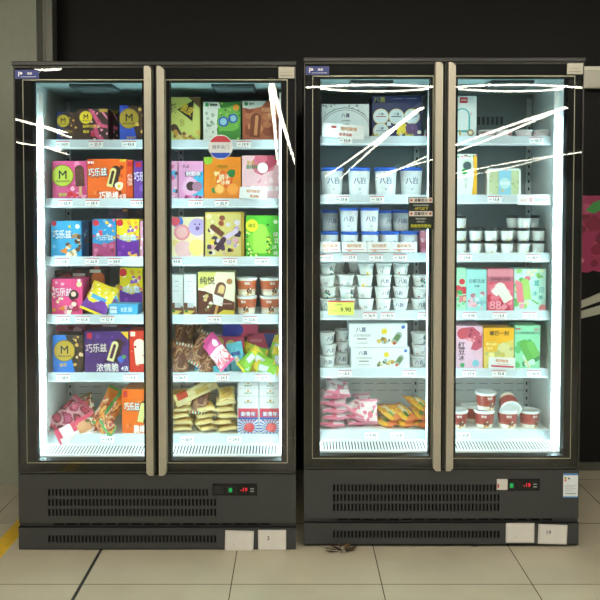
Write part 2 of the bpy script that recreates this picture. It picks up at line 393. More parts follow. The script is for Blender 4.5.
        if hf == 0:
            bd = MB(); bx0 = xl+u(1.8); bw = .101; zc_ = z1-.052
            bd.box(bx0, bx0+bw, -.0035, .003, zc_, zc_+.036, mat('#1c2f86', .3))
            M = Matrix.Translation((bx0+bw/2, 0, zc_)); printed(bd, bw, .036, [('t', 'P', .2, .5, .55, '#f2f4fa'), ('c', .27, .62, .13, '#f2f4fa'), ('t', '海容', .62, .6, .3, '#e8ecf8'), ('r', .25, .18, .9, .24, '#c8d0ee')], y0=-.0035, M=M)
            bd.build('brand_badge', d)
        else:
            bd = MB(); bx1 = xr-u(1.5); bd.box(bx1-.068, bx1, -.004, .003, z1-.05, z1-.003, mat('#9c988a', .35, .6))
            M = Matrix.Translation((bx1-.034, 0, z1-.05)); printed(bd, .068, .047, [('r', .1, .2, .9, .26, '#6a675c'), ('r', .1, .5, .8, .55, '#807d70')], y0=-.004, M=M)
            bd.build('hinge_plate', d)
        if side == 'L' and hf == 1:
            sb = MB(); cx_ = at(220.5, 147, .0)[0]-ox; cz_ = at(220.5, 147, 0)[2]; r = .053
            sb.lathe([(r, 0), (r, .0006)], mat('#dfe6e8', .4), 32, M=Matrix.Translation((cx_, .0012, cz_)) @ Matrix.Rotation(math.pi/2, 4, 'X'))
            M = Matrix.Translation((cx_, .0006, cz_-r))
            def seg(f0, f1):
                out = []
                for k in range(13):
                    a = math.asin(f0) + (math.asin(f1)-math.asin(f0))*k/12; out.append((.5+.47*math.cos(a), .5+.47*math.sin(a)))
                for k in range(13):
                    a = math.asin(f1) + (math.asin(f0)-math.asin(f1))*k/12; out.append((.5-.47*math.cos(a), .5+.47*math.sin(a)))
                return out
            printed(sb, 2*r, 2*r, [('p', seg(.42, .96), '#c83a48'), ('p', seg(-.95, -.5), '#2a5ad0'), ('t', '随手关门', .5, .5, .16, '#8b98a4', .8)], y0=0, M=M)
            o = sb.build('round_sticker', d); o['label'] = 'round red, white and blue sticker on the glass'
        if side == 'R' and hf == 0:
            a, _, b1 = at(408.5, 197, .03); c_, _, b0 = at(433, 229, .03); a -= ox; c_ -= ox; wd = c_-a; hh = b1-b0
            sb = MB().box(a, c_, -.001, .0045, b0, b1, mat('#10201a', .4)); M = Matrix.Translation(((a+c_)/2, 0, b0))
            red, wht = '#b02838', '#d8d0c8'; L_ = []
            for base in (.82, .4):
                L_ += [('r', .02, base, .98, base+.16, wht)] + [('c', .12, base+.08, .035, red), ('c', .88, base+.08, .035, red)] + [('t', '温馨提示', .5, base+.08, .1, '#141414', .62)]
            L_ += [('t', '冷冻食品请保持温度', .5, .74, .05, '#b9c2bc', .9), ('t', '-18℃以下', .5, .64, .09, '#d8cc20', .85), ('t', '取货后请随手', .5, .32, .05, '#b9c2bc', .8), ('t', '关好冰柜门', .5, .23, .05, '#b9c2bc', .8), ('t', '谢谢您的配合', .5, .1, .1, '#c4c83a', .9)]
            printed(sb, wd, hh, L_, y0=-.001, M=M)
            o = sb.build('notice_sticker', d); o['label'] = 'dark green notice sticker with white and yellow lettering'
    # base panel with louvres
    bp = MB(); rz = lambda p: fz(side, z_of(p))
    xs = (48.6-19.2)/228; rows = []
    pr = [(489, 496.2, 210), (499, 506.2, 218), (509, 516.2, 218)] if side == 'L' else [(489, 496.2, 218), (498.8, 506, 218), (508.2, 515.8, 218)]
    for (a, b_, xe) in pr: rows.append((rz(b_), rz(a), xs, (xe-19.2)/228, round((xe-48)/3.7), .6))
    slotted(bp, 0, W, rz(523), z['base']-.002, .0, .004, rows, DARK)
    bp.box(.01, W-.01, .022, .026, rz(523), z['base']-.004, VOID)
    bp.box(0, .004, .004, .03, rz(523), z['base']-.002, DARK); bp.box(W-.004, W, .004, .03, rz(523), z['base']-.002, DARK)
    P(bp, 'base_panel')
    sk = MB(); slotted(sk, 0, W, z['bottom'], rz(526.5), -.004, .004, [(rz(542.3), rz(535), xs, (218-19.2)/228, 46, .6)], DARK)
    sk.box(.01, W-.01, .018, .022, z['bottom']+.004, rz(526), VOID); sk.box(0, W, -.004, .03, z['bottom'], z['bottom']+.003, DARK)
    sk.box(0, W, -.004, .03, rz(526.5)-.004, rz(526.5), DARK)
    sk.box(0, .004, 0, .03, z['bottom'], rz(526.5), DARK); sk.box(W-.004, W, 0, .03, z['bottom'], rz(526.5), DARK)
    P(sk, 'kick_panel')
    gl = MB(); slotted(gl, 0.002, W-.002, rz(526.3), rz(523), .006, .004, [(rz(526), rz(523.4), .15, W-.1, 17, .78)], mat('#2a2a2c', .5)); gl.box(.01, W-.01, .02, .024, rz(526.3), rz(523), VOID); P(gl, 'vent_gap_strip')
    # control panel
    (ca, cb_, cz0, cz1) = ((213, 257.5, 495.3, 483.5) if side == 'L' else (223.7, 256.7, 495, 483.5))
    ax = (ca-19.2)/228; bx = (cb_-19.2)/228
    cp = P(MB().box(ax, bx, -.004, .004, rz(cz0), rz(cz1), mat('#0d0f10', .25), c=.002), 'control_panel')
    gxp = ax + (.078 if side == 'L' else .018)
    sw = MB().box(gxp-.014, gxp+.016, -.0065, -.004, rz(493), rz(486), mat('#14181a', .3), c=.001); sw.box(gxp-.006, gxp+.008, -.0085, -.0065, rz(491.5), rz(487.5), GREEN); sw.build('power_switch', cp)
    if side == 'L': MB().box(ax+.006, ax+.05, -.0065, -.004, rz(493.5), rz(485.5), mat('#1a1d1f', .3), c=.001).build('blank_switch', cp)
    dx0, dx1 = (ax+.105, bx-.006) if side == 'L' else (ax+.055, bx-.006)
    dp = MB().box(dx0, dx1, -.0055, -.004, rz(493.5), rz(485), mat('#050505', .1)); M = Matrix.Translation(((dx0+dx1)/2, 0, rz(493.5)))
    printed(dp, dx1-dx0, rz(485)-rz(493.5), [('t', '-19', .38, .5, .45, REDLED), ('r', .72, .55, .9, .68, '#8f9a94'), ('r', .72, .25, .9, .38, '#8f9a94')], y0=-.0055, M=M); dp.build('temperature_display', cp)
    if side == 'R':
        o = P(MB().box(ax-.045, ax+.002, -.0062, .001, rz(494), rz(483.5), mat('#d5d2ca', .6), c=.001).box(ax-.043, ax-.036, -.0068, -.006, rz(492), rz(488), mat('#c04038')), 'paper_label'); o['label'] = 'small white label beside the switch'
        el = MB(); ex0, ex1 = (564.3-304)/227.2, (579-304)/227.2; ez1, ez0 = rz(478), rz(502)
        el.box(ex0, ex1, -.0012, .001, ez0, ez1, mat('#dfe6ea', .45)); M = Matrix.Translation(((ex0+ex1)/2, 0, ez0))
        printed(el, ex1-ex0, ez1-ez0, [('r', 0, .93, 1, 1, '#3a86c8'), ('r', 0, 0, 1, .05, '#3a86c8'), ('r', .08, .68, .2, .74, '#d02020'), ('r', .08, .75, .24, .8, '#e0a020'), ('r', .08, .81, .2, .86, '#30a040'),
            ('c', .38, .8, .04, '#303038'), ('r', .12, .5, .85, .52, '#a8b0b4'), ('r', .12, .44, .7, .46, '#a8b0b4'), ('r', .12, .36, .85, .38, '#a8b0b4'), ('r', .12, .28, .6, .3, '#a8b0b4'), ('r', .12, .15, .85, .2, '#a8b0b4')], y0=-.0012, M=M)
        o = P(el, 'energy_label'); o['label'] = 'white and blue energy efficiency label'
    cards = [((225.5, 254, 530, 550.3), '', -.035), ((258.5, 286.5, 529.3, 549.3), '3', 0)] if side == 'L' else [((508-284.8-.5, 536-284.8, 527, 546.5), '', .0), ((540-284.8, 569-284.8, 528.5, 547.8), '19', -.03)]
    for (a, b_, c1, c0), tx, rr in cards:
        a = (a-19.2)/228; b_ = (b_-19.2)/228; lo, hi_ = rz(c0), rz(c1); w_, h_ = b_-a, hi_-lo
        M = Matrix.Translation(((a+b_)/2, -.0085, (lo+hi_)/2)) @ Matrix.Rotation(-rr, 4, 'Y') @ Matrix.Translation((0, 0, -h_/2))
        v = MB().box(-w_/2, w_/2, -.001, .003, 0, h_, mat('#c9c6bf', .6), M)
        printed(v, w_, h_, [('r', .04, .05, .96, .95, '#d6d3cc')] + ([('t', tx, .36, .6, .2, '#22262c')] if tx else [('r', .3, .3, .36, .32, '#8c8a84')]), y0=-.001, M=M)
        o = P(v, 'paper_card'); o['label'] = 'white card with the handwritten number ' + tx if tx else 'blank white card'
    # feet
    for x in ((.19, W-.17) if side == 'L' else (.17, .755)):
        for y in (.03 if side == 'R' else .05, .58):
            zb = z['bottom'] + .02
            v = MB().lathe([(.022, 0.0), (.024, .006), (.01, .012), (.01, zb)], BLACK, 16); o = P(v, 'foot'); o.location = (x, y, 0)
    return rt
frL = make_freezer('L'); tag(frL, 'black upright two-door glass freezer on the left, next to grey wall', 'freezer')
frR = make_freezer('R'); tag(frR, 'black upright two-door glass freezer on the right, with warning stickers', 'freezer')
# ------------------------------------------------------------------ goods: cartons
DN = {1: 'L', 2: 'L', 3: 'R', 4: 'R'}
DW = {1: 'first', 2: 'second', 3: 'third', 4: 'fourth'}
def oy(door): return ORG[DN[door]][1] + .07
def shz(door, shelf): return fz(DN[door], SHZ[shelf-1])
def where(door, shelf): return (ORD[shelf-1] + ' shelf' if shelf < 6 else 'bottom deck') + ', ' + DW[door] + ' door'
def carton(door, shelf, x0, x1, yt, label, base, shapes, side=None, Yf=.155, d=.11, yb=None, rz=0, name='ice_cream_box', lie=None, group=None, top=None, cat='box'):
    Y = Yf + oy(door); zb = shz(door, shelf) - .0035 if yb is None else at((x0+x1)/2, yb, Y)[2]
    X0 = at(x0, 200, Y)[0]; X1 = at(x1, 200, Y)[0]; zt = at((x0+x1)/2, yt, Y)[2]; w = X1-X0-.0015; h = zt-zb
    b = MB(); bm = mat(base, .38)
    b.box(-w/2, w/2, 0, d, 0, h, bm, c=.0012)
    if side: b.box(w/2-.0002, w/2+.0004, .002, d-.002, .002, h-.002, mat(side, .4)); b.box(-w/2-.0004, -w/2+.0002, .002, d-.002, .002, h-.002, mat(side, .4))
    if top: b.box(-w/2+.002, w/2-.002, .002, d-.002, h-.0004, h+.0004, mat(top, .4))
    printed(b, w, h, shapes)
    b.box(-w/2+.001, w/2-.001, d*.5-.0005, d*.5+.0005, h-.0002, h+.0006, mat('#8a8078'))      # flap seam on the top
    o = b.build(name, None, ((X0+X1)/2, Y, zb), (0, 0, rz))
    return tag(o, label + ', ' + where(door, shelf), cat, group)
G = '#f4d030'
# --- door 1
carton(1, 1, 57.5, 79, 112, 'navy and brown box with small gold disc', '#3a2218', [('r', 0, 0, .5, 1, '#1a2c6c'), ('p', [(.3, 1), (.62, 1), (.5, .55), (.62, 0), (.3, 0)], '#2a1a30')] + mlogo(.3, .7, .21) + [('bar', .78, .55, .7, .16, .1, '#4a2a1a'), ('s', 8, 3, .02, .06, ['#d8a838', '#6a4428'], (.6, .05, .95, .95)), ('t', '香草巧克力', .42, .34, .09, '#caa23a', .6), ('t', '黑巧', .3, .2, .09, '#caa23a')], '#2a1a14', Yf=.17)
for k, (xa_, xb_, yf, lb) in enumerate(((78.5, 108.5, .155, 'front brown box with pink swirls and gold disc'), (96, 118.5, .27, 'brown box half hidden behind another pink-swirled box'))):
    carton(1, 1, xa_, xb_, 109 if k == 0 else 110.5, lb, '#3a1f1c', [('p', [(.35, 1), (.48, 1), (.8, .55), (1, .5), (1, .4), (.7, .45)], '#d85888'), ('p', [(.7, 1), (.78, 1), (1, .75), (1, .66)], '#e888a8'), ('p', [(.5, .5), (.62, .55), (.72, .2), (.95, .0), (.8, 0), (.58, .15)], '#c84878'), ('s', 12, 8, .03, .07, ['#e88ab0', '#c03868', '#f0b8cc'], (.42, .05, .98, .95)), ('r', .72, .9, 1, 1, '#b89a30')] + mlogo(.27, .74, .2, '#e8d420') + [('t', '树莓巧克力', .45, .46, .1, '#e8d030', .7), ('t', '脆皮', .28, .3, .09, '#e8d030'), ('b', .5, .2, .08, 4, '#b02038')], '#3a1820', Yf=yf)
carton(1, 1, 120, 149, 105, 'blue and brown box with large gold disc', '#3f261b', [('p', [(0, 0), (0, 1), (.3, 1), (.62, 0)], '#1c48b8')] + mlogo(.33, .63, .27, '#a89020') + [('bar', .85, .62, .65, .2, 0, '#5a3a24'), ('s', 9, 5, .03, .07, ['#d8b050', '#6c4526'], (.6, .05, .98, .95)), ('t', '云白巧', .4, .1, .08, '#caa23a')], '#2a1a14', Yf=.155)
carton(1, 2, 52.5, 87, 161, 'pink box with green disc and choc bar', '#d8508c', [('s', 18, 9, .05, .12, ['#e88ab4', '#f0b0cc', '#c83c78'], (.45, .1, .98, .98))] + mlogo(.3, .62, .28, '#b9c83c') + [('bar', .82, .3, .4, .07, 0, '#d8b080'), ('bar', .8, .62, .55, .24, .05, '#5a3028'), ('s', 10, 6, .015, .03, ['#7a4838', '#3c1c18'], (.72, .45, .9, .85)), ('b', .52, .14, .09, 3, '#d82838'), ('b', .66, .12, .08, 5, '#e04050'), ('t', '草莓', .3, .12, .1, '#c8d850')], '#c04078', top='#5a3c28')
carton(1, 2, 87.5, 126.5, 159, 'large orange box of cream bars', '#f06818', [('s', 14, 4, .03, .07, ['#c84c10', '#f88838', '#803008'], (.05, .1, .95, .95)), ('r', .03, .84, .14, .98, '#d02830'), ('t', '伊利', .085, .91, .07, '#ffffff'), ('t', '巧乐兹', .27, .66, .22, '#14263c', .52, .05), ('t', '巧乐兹', .26, .675, .2, '#eef4f6', .48, .05), ('bar', .7, .58, .52, .24, -.25, '#3a1e14'), ('bar', .63, .55, .48, .15, -.25, '#e8e090'), ('bar', .63, .55, .34, .07, -.25, '#4a2412'), ('b', .82, .34, .13, 6, '#f8f4d8'), ('b', .82, .33, .05, 7, '#f0c838'), ('t', '巧脆棒', .55, .1, .2, '#ffffff', .5), ('t', '4支', .92, .08, .12, '#ffffff'), ('r', .84, .93, .99, 1, '#d8c040')], '#d85010', d=.14)
carton(1, 2, 127, 133, 160, 'narrow orange box beside the large orange one', '#e8581a', [('r', .1, .84, .9, .96, '#d02830'), ('t', '巧乐兹', .5, .5, .3, '#f6f0e8', .8), ('r', 0, 0, 1, .06, '#a03008')], Yf=.165)
carton(1, 2, 134, 152, 161, 'purple box next to orange boxes', '#6a3a9c', [('r', .1, .84, .4, .97, '#d02830'), ('t', '巧乐兹', .45, .6, .24, '#efe8f6', .9), ('b', .5, .3, .12, 5, '#8a5cc0')])
cone = [('p', [(.28, .17), (.52, .28), (.55, .08)], '#e88a28'), ('s', 14, 21, .05, .1, ['#f2ead0', '#c8a470', '#6a4a34', '#e8d8b0'], (.5, .05, .98, .38)), ('s', 9, 22, .05, .09, ['#f4ecd6', '#b08c5c', '#584030'], (.72, .35, .95, .62))]
carton(1, 3, 50.5, 81, 221, 'sky blue box with ice cream cone picture', '#3aa8e0', [('c', .1, .93, .07, '#d83040'), ('t', '巧乐兹', .37, .62, .25, '#1a58a0', .66), ('t', '巧乐兹', .36, .63, .23, '#f4fafc', .62), ('c', .88, .85, .06, '#f0f8e0'), ('c', .1, .3, .05, '#7cc8f0'), ('c', .62, .85, .04, '#e8d040')] + cone + [('r', .1, .01, .5, .05, '#e8f4f8')], '#1f6ca8', d=.16)
carton(1, 3, 82, 88.5, 222, 'dark blue box set back beside sky blue box', '#1c4468', [('s', 8, 3, .04, .1, ['#3a6c94', '#5c3c30', '#88a8c0'], (0, 0, 1, 1))], Yf=.2)
carton(1, 3, 92, 115.5, 219, 'blue and pink carton with coloured dots', '#2f98d8', [('p', [(0, 0), (1, 0), (1, .45), (.5, .32), (0, .38)], '#b04878'), ('s', 18, 31, .03, .06, ['#e84858', '#f0c038', '#e878a8', '#f4f4f0', '#78c8e8'], (.05, .5, .95, .98)), ('s', 8, 32, .05, .08, ['#c86890', '#8c3050', '#d88098'], (.05, .02, .95, .35)), ('t', '巧乐兹', .52, .5, .16, '#2870b8', .8), ('t', '巧乐兹', .52, .51, .14, '#cfeaf6', .74), ('c', .15, .9, .08, '#d82838')], '#246c9c')
yp = [('p', [(0, 0), (1, 0), (1, .48), (.5, .4), (0, .52)], '#6c2c98'), ('s', 20, 41, .03, .07, ['#f8f4e8', '#e86888', '#9a60c0', '#f0a830', '#ffffff'], (.05, .5, .95, .98)), ('s', 8, 42, .04, .07, ['#f0c030', '#8a48b0', '#e8a860'], (.1, .03, .95, .38)), ('t', '巧乐兹', .5, .5, .16, '#2870b8', .8), ('t', '巧乐兹', .5, .51, .14, '#cfeaf6', .74), ('c', .15, .9, .09, '#d82838')]
carton(1, 3, 116.2, 139, 219, 'yellow and purple carton with dots', '#f0d820', yp, '#d0b010')
carton(1, 3, 139.6, 150, 221, 'pink carton beside yellow and purple one', '#f0a8c8', [('s', 12, 51, .04, .08, ['#ffffff', '#e04890', '#f8d0e0'], (0, 0, 1, 1))])
for k, (a, b_, t_) in enumerate(((108, 128, 209), (122, 148, 207.5))):
    carton(1, 3, a, b_, t_, ('dark patterned box at left' if k == 0 else 'dark patterned box at right') + ' behind bright cartons', '#4a3448', [('s', 16, 61+k, .05, .12, ['#7c3838', '#3c5c90', '#b87838', '#5c3c64', '#2c3c5c'], (0, .3, 1, 1))], Yf=.30+.05*k, d=.05)
carton(1, 4, 50.5, 81.5, 279, 'hot pink box with cone and dancer picture', '#e84888', [('s', 14, 71, .03, .07, ['#f8d8b0', '#f8b8d0', '#f4f0e0'], (.02, .35, .95, .97)), ('c', .9, .85, .07, '#d8e8a0'), ('t', '巧乐兹', .36, .62, .25, '#a02060', .66), ('t', '巧乐兹', .35, .63, .23, '#fbe6f0', .62), ('b', .72, .55, .16, 8, '#281418'), ('c', .72, .58, .07, '#f0d0b8'), ('p', [(.55, .1), (.9, .1), (.82, .42), (.66, .42)], '#b02050')] + [('p', [(.2, .17), (.46, .28), (.5, .1)], '#e88a28'), ('s', 8, 23, .05, .09, ['#f2ead0', '#e8a0b8', '#6a3a34'], (.46, .06, .75, .32)), ('c', .08, .14, .05, '#e0a030')], '#b02868', d=.13, rz=.0)
for k, (a, b_, t_, lb) in enumerate(((54, 72, 271, 'dark box at left'), (72, 90, 270, 'dark red box in the middle'), (89, 105, 266, 'dark and orange box at right'))):
    carton(1, 4, a, b_, t_, lb + ' behind the hot pink box', '#33242a', [('s', 12, 81+k, .04, .1, ['#8c3030', '#5a2420', '#c06840', '#2a1c20', '#a8482c'], (0, .45, 1, 1))] + ([('b', .5, .75, .16, 4, '#d86a38'), ('r', 0, .85, .7, .92, '#e0dcd0')] if k else [('c', .75, .85, .08, '#c04040')]), Yf=.30, d=.09)
carton(1, 4, 119, 142, 268, 'tall yellow and purple carton with dots', '#f0d820', yp, '#c8a810', Yf=.25, d=.08)
carton(1, 4, 107.5, 137, 304.5, 'light blue box lying flat at the front', '#4ab0e0', [('r', .04, .15, .28, .8, '#d8e4ea'), ('t', '8支装', .62, .5, .5, '#e6f4fa', .4), ('r', .04, .5, .28, .55, '#606870')], '#2c80b0', d=.09, rz=-.04, Yf=.158, top='#78c8ec')
carton(1, 5, 51, 82, 335, 'bright blue and black box with gold disc', '#241c1e', [('p', [(0, 0), (0, 1), (.42, 1), (.55, .6), (.72, 0)], '#1878dc')] + mlogo(.38, .58, .28, '#c0a030') + [('bar', .9, .5, .8, .2, 0, '#3c2418'), ('p', [(.66, .9), (.8, 1), (.78, .8)], '#e0b870'), ('s', 12, 91, .03, .07, ['#d8b060', '#5a3c28', '#e8d0a0', '#141014'], (.7, .05, .98, .98)), ('t', '香草', .34, .2, .09, '#e0b840')], '#141014')
carton(1, 5, 83, 127.5, 331.5, 'large dark purple box of cream bars', '#4c2c74', [('s', 10, 5, .04, .08, ['#6a4494', '#3a1c4c', '#5a3688'], (.05, .05, .95, .95)), ('r', .06, .83, .17, .97, '#c82838'), ('t', '巧乐兹', .27, .58, .24, '#241038', .52, .03), ('t', '巧乐兹', .265, .595, .21, '#e6d8d0', .48, .03), ('bar', .72, .55, .55, .24, -.3, '#3c2418'), ('bar', .65, .52, .5, .17, -.3, '#e8dfa0'), ('bar', .65, .52, .36, .07, -.3, '#50183c'), ('b', .83, .33, .1, 6, '#3c68c8'), ('b', .9, .38, .06, 7, '#58a850'), ('t', '浓情脆', .52, .12, .2, '#f4f0ec', .5), ('t', '4支', .92, .1, .12, '#ffffff'), ('p', [(.82, 1), (1, 1), (1, .8)], '#e0b830')], '#3a2058', d=.15)
carton(1, 5, 128.2, 152, 330.5, 'red box with a white bar picture', '#d83a28', [('bar', .45, .5, .6, .26, .1, '#f4e8cc'), ('r', .05, .86, .25, .97, '#f0e0d0'), ('s', 8, 7, .02, .04, ['#f0b8a0', '#a01c18'], (.05, .05, .95, .95)), ('b', .6, .14, .06, 3, '#e04030')], '#b02820')
for k, (a, b_, t_, b0) in enumerate(((54, 84, 325.5, 334), (90, 128, 325, 331))):
    carton(1, 5, a, b_, t_, ('pink flat packet at left' if k == 0 else 'crimson flat packet at right') + ' on the back stack', ('#c8688c', '#b02c4c')[k], [('s', 10, 95+k, .15, .3, ['#e8a8c0', '#8c2c40', '#f0d8dc'], (0, 0, 1, 1))], Yf=.30, d=.12, yb=b0 + 15, name='ice_cream_packet')
carton(1, 6, 120, 149, 389.5, 'orange box of cream bars beside crumpled bags', '#ee7020', [('s', 10, 4, .03, .06, ['#c84c10', '#f88838', '#8a3408'], (.05, .1, .95, .95)), ('r', .05, .82, .2, .97, '#d02830'), ('t', '巧乐兹', .36, .6, .2, '#14263c', .6), ('t', '巧乐兹', .35, .61, .18, '#eef4f6', .55), ('bar', .78, .5, .5, .22, -.2, '#3a1e14'), ('bar', .72, .48, .45, .14, -.2, '#e8e090'), ('t', '脆棒', .62, .1, .18, '#ffffff', .4)], '#d05010', d=.2, rz=-.06, Yf=.16, top='#c8784c')
# --- door 2
carton(2, 1, 170, 200.5, 97, 'pale yellow-green box with black lettering', '#c8d070', [('p', [(.6, 1), (1, 1), (1, .75)], '#6c5030'), ('p', [(.25, .72), (.8, .93), (.75, .45)], '#1c1814'), ('t', '脆皮', .58, .72, .2, '#e8c838', .4, -.5), ('t', '浓巧', .12, .75, .22, '#5c5c3c', .2), ('bar', .2, .25, .3, .16, .5, '#54382a'), ('s', 16, 11, .04, .08, ['#d8b458', '#c89838', '#e8d088', '#8a6430'], (.15, .02, .95, .2)), ('t', 'B', .42, .42, .14, '#a8a848')], '#9aa048', rz=0)
carton(2, 1, 203.5, 241, 102, 'white and green box with blue sunglasses picture', '#e0e8e0', [('p', [(.42, 1), (1, 1), (1, 0), (.4, 0), (.36, .3), (.5, .7)], '#3c8c38'), ('b', .66, .55, .42, 3, '#6cb848'), ('s', 20, 12, .02, .04, ['#2c7030', '#a0d068'], (.45, .02, .98, .98)), ('c', .1, .93, .05, '#38a058'), ('r', .18, .9, .38, .95, '#4c5c50'), ('s', 14, 13, .03, .06, ['#a8c0b0', '#88a894', '#c8d8cc'], (.05, .1, .3, .8)), ('c', .88, .86, .08, '#e0982c'), ('c', .54, .5, .13, '#2858b8'), ('c', .54, .5, .09, '#8cc8d8'), ('c', .8, .58, .12, '#2858b8'), ('c', .8, .58, .08, '#8cc8d8'), ('p', [(.62, .5), (.74, .56), (.74, .59), (.62, .53)], '#2858b8')], '#2c7030')
carton(2, 1, 242.5, 281, 101, 'brown box with chocolate bar picture', '#a85c3c', [('s', 14, 14, .08, .18, ['#b87048', '#8c4028', '#c88458'], (.1, .1, .95, .9)), ('p', [(0, 1), (.62, 1), (.5, .86), (.2, .8), (0, .84)], '#dfe8e2'), ('c', .1, .93, .05, '#38a058'), ('t', '蒙牛', .25, .93, .06, '#385048'), ('bar', .34, .4, .6, .26, -.08, '#7a3820'), ('bar', .36, .4, .5, .08, -.08, '#d08c5c'), ('t', '巧克力味', .72, .78, .1, '#e0a878', .5), ('t', '雪糕', .76, .65, .09, '#e0a878'), ('t', '冰', .85, .38, .3, '#7c2418'), ('b', .85, .2, .14, 7, '#8c3020')], '#7a4030')
carton(2, 2, 170, 178, 161, 'narrow pink box with cyan pictures', '#e8a8c8', [('r', 0, .55, .8, .75, '#48b0d8'), ('s', 10, 15, .03, .07, ['#f4c8dc', '#d86898', '#5a3c5c', '#48b8e0'], (0, 0, 1, 1))])
carton(2, 2, 178.5, 203.5, 161, 'pink and cyan box with chocolate balls picture', '#e8a0cc', [('p', [(.5, .1), (1, .1), (1, .75), (.6, .6)], '#40b0dc'), ('b', .5, .35, .3, 5, '#f0b8d8'), ('c', .5, .35, .12, '#3c2024'), ('c', .75, .34, .13, '#a87890'), ('t', '鲜奶冰', .6, .66, .14, '#33303c', .7), ('t', '鲜奶冰', .6, .67, .12, '#f8f4f4', .65), ('t', '乳品', .3, .86, .08, '#7c5068'), ('s', 10, 16, .03, .06, ['#c03880', '#e878b0', '#801c58'], (.1, .02, .9, .14))], '#c878a8')
carton(2, 2, 204, 241, 157, 'plain orange box with mandarin picture', '#e88820', [('c', .1, .94, .12, '#8cb838'), ('c', .5, .5, .2, '#f0a030'), ('b', .55, .48, .26, 5, '#e85c20'), ('c', .55, .49, .17, '#f07830'), ('t', '橘子', .55, .53, .12, '#f8ead0', .35), ('t', '冰棒', .58, .4, .1, '#f8ead0', .3), ('b', .75, .62, .12, 6, '#2c7c40'), ('b', .3, .22, .09, 7, '#3c8c48'), ('c', .42, .25, .12, '#f4a840'), ('c', .42, .25, .09, '#f8c070'), ('c', .78, .25, .13, '#f4a040'), ('t', '牛奶口味', .5, .78, .06, '#7a8c30', .4), ('s', 8, 17, .02, .05, ['#f8d8a0'], (.3, .3, .45, .7))], '#b86010', d=.13)
carton(2, 2, 242, 281, 155.5, 'pale pink box with lychee picture', '#f0c4cc', [('b', .55, .82, .3, 8, '#d87088'), ('b', .72, .92, .25, 9, '#b84460'), ('b', .5, .95, .18, 10, '#d06880'), ('c', .53, .72, .12, '#f8f4f0'), ('t', '新品', .22, .84, .08, '#e0b020'), ('t', '荔枝味', .25, .74, .09, '#2c8c4c', .3), ('b', .9, .95, .06, 11, '#48a050'), ('t', '荔枝玫瑰冰', .58, .25, .12, '#f4f8f8', .75), ('t', '白', .15, .22, .13, '#d86c80'), ('b', .75, .42, .06, 3, '#f8e4e8'), ('s', 7, 18, .03, .06, ['#f8dce0', '#e8a0b0'], (.3, .3, .95, .5))], '#d898a8', d=.13)
carton(2, 3, 170, 203.5, 217, 'pastel box with balloons and face picture', '#f4e8b8', [('s', 10, 19, .12, .22, ['#f4d8d8', '#f8f0b0', '#f0b8c8', '#e8e4c0', '#f0d488'], (.1, .1, .95, .9)), ('c', .22, .88, .14, '#4c78d0'), ('c', .15, .9, .12, '#d84c5c'), ('c', .35, .62, .2, '#e89098'), ('c', .35, .62, .14, '#f0b4b4'), ('c', .82, .75, .22, '#b8a0d4'), ('c', .75, .82, .02, '#282030'), ('c', .88, .82, .02, '#282030'), ('c', .82, .72, .05, '#6c5088'), ('c', .4, .2, .22, '#f4c4c8'), ('c', .8, .25, .2, '#f0e080')], '#e0b8c0')
carton(2, 3, 205, 244, 212, 'yellow collage box of many ice creams', '#d8c060', [('r', .03, .04, .92, .95, '#d8cc7c'), ('s', 44, 20, .04, .09, ['#8c5038', '#e8e0d0', '#b8a0c8', '#3c2c44', '#e8c848', '#5c4068', '#c8703c', '#d8d0e0', '#2c2430', '#e0a8b8'], (.1, .08, .88, .88)), ('bar', .3, .6, .35, .12, .9, '#6c3c28'), ('bar', .65, .5, .4, .1, -1.0, '#d0c0dc'), ('bar', .4, .3, .35, .12, -.6, '#4c3048'), ('c', .1, .9, .06, '#e8e0b0'), ('r', .93, .0, 1, 1, '#b89838')], '#a88828', d=.13)
carton(2, 3, 245.5, 281, 215.5, 'bright green box with parrot-shaped picture', '#58c838', [('s', 60, 24, .018, .035, ['#e8f088', '#1c5c28', '#f0f4a0'], (.02, .02, .35, .6)), ('b', .42, .38, .36, 6, '#88d040'), ('bar', .42, .45, .7, .34, 0, '#a0dc50'), ('s', 22, 25, .02, .035, ['#1c5c28', '#e8e860'], (.6, .1, .75, .5)), ('c', .18, .76, .15, '#e8e030'), ('t', '绿豆', .18, .76, .09, '#507c20', .2), ('c', .85, .85, .05, '#e8f4d0'), ('t', '绿', .85, .55, .11, '#ecf8d8'), ('t', '豆', .87, .4, .11, '#ecf8d8'), ('t', '冰', .82, .25, .11, '#ecf8d8'), ('t', '棒', .85, .1, .11, '#ecf8d8'), ('b', .63, .78, .03, 3, '#184820')], '#3c9828')
for k, (a, b_) in enumerate(((170.5, 182.8), (183.2, 196))):
    carton(2, 4, a, b_, 274.5, ('left' if k == 0 else 'right') + ' narrow white box with brown foot', '#e0e6e6', [('p', [(0, 0), (1, 0), (1, .18), (.6, .3), (0, .3)], '#6c3c2c'), ('r', .3, .18, .8, .3, '#c0c4c8'), ('p', [(.0, 0), (.5, 0), (.9, .1), (.0, .12)], '#e0c860'), ('r', .3, .82, .6, .84, '#a8acb0'), ('r', .35, .7, .55, .72, '#a8acb0'), ('r', .1, .58, .7, .6, '#c0c4c8'), ('b', .2, .1, .05, 2, '#48702c')], group=None)
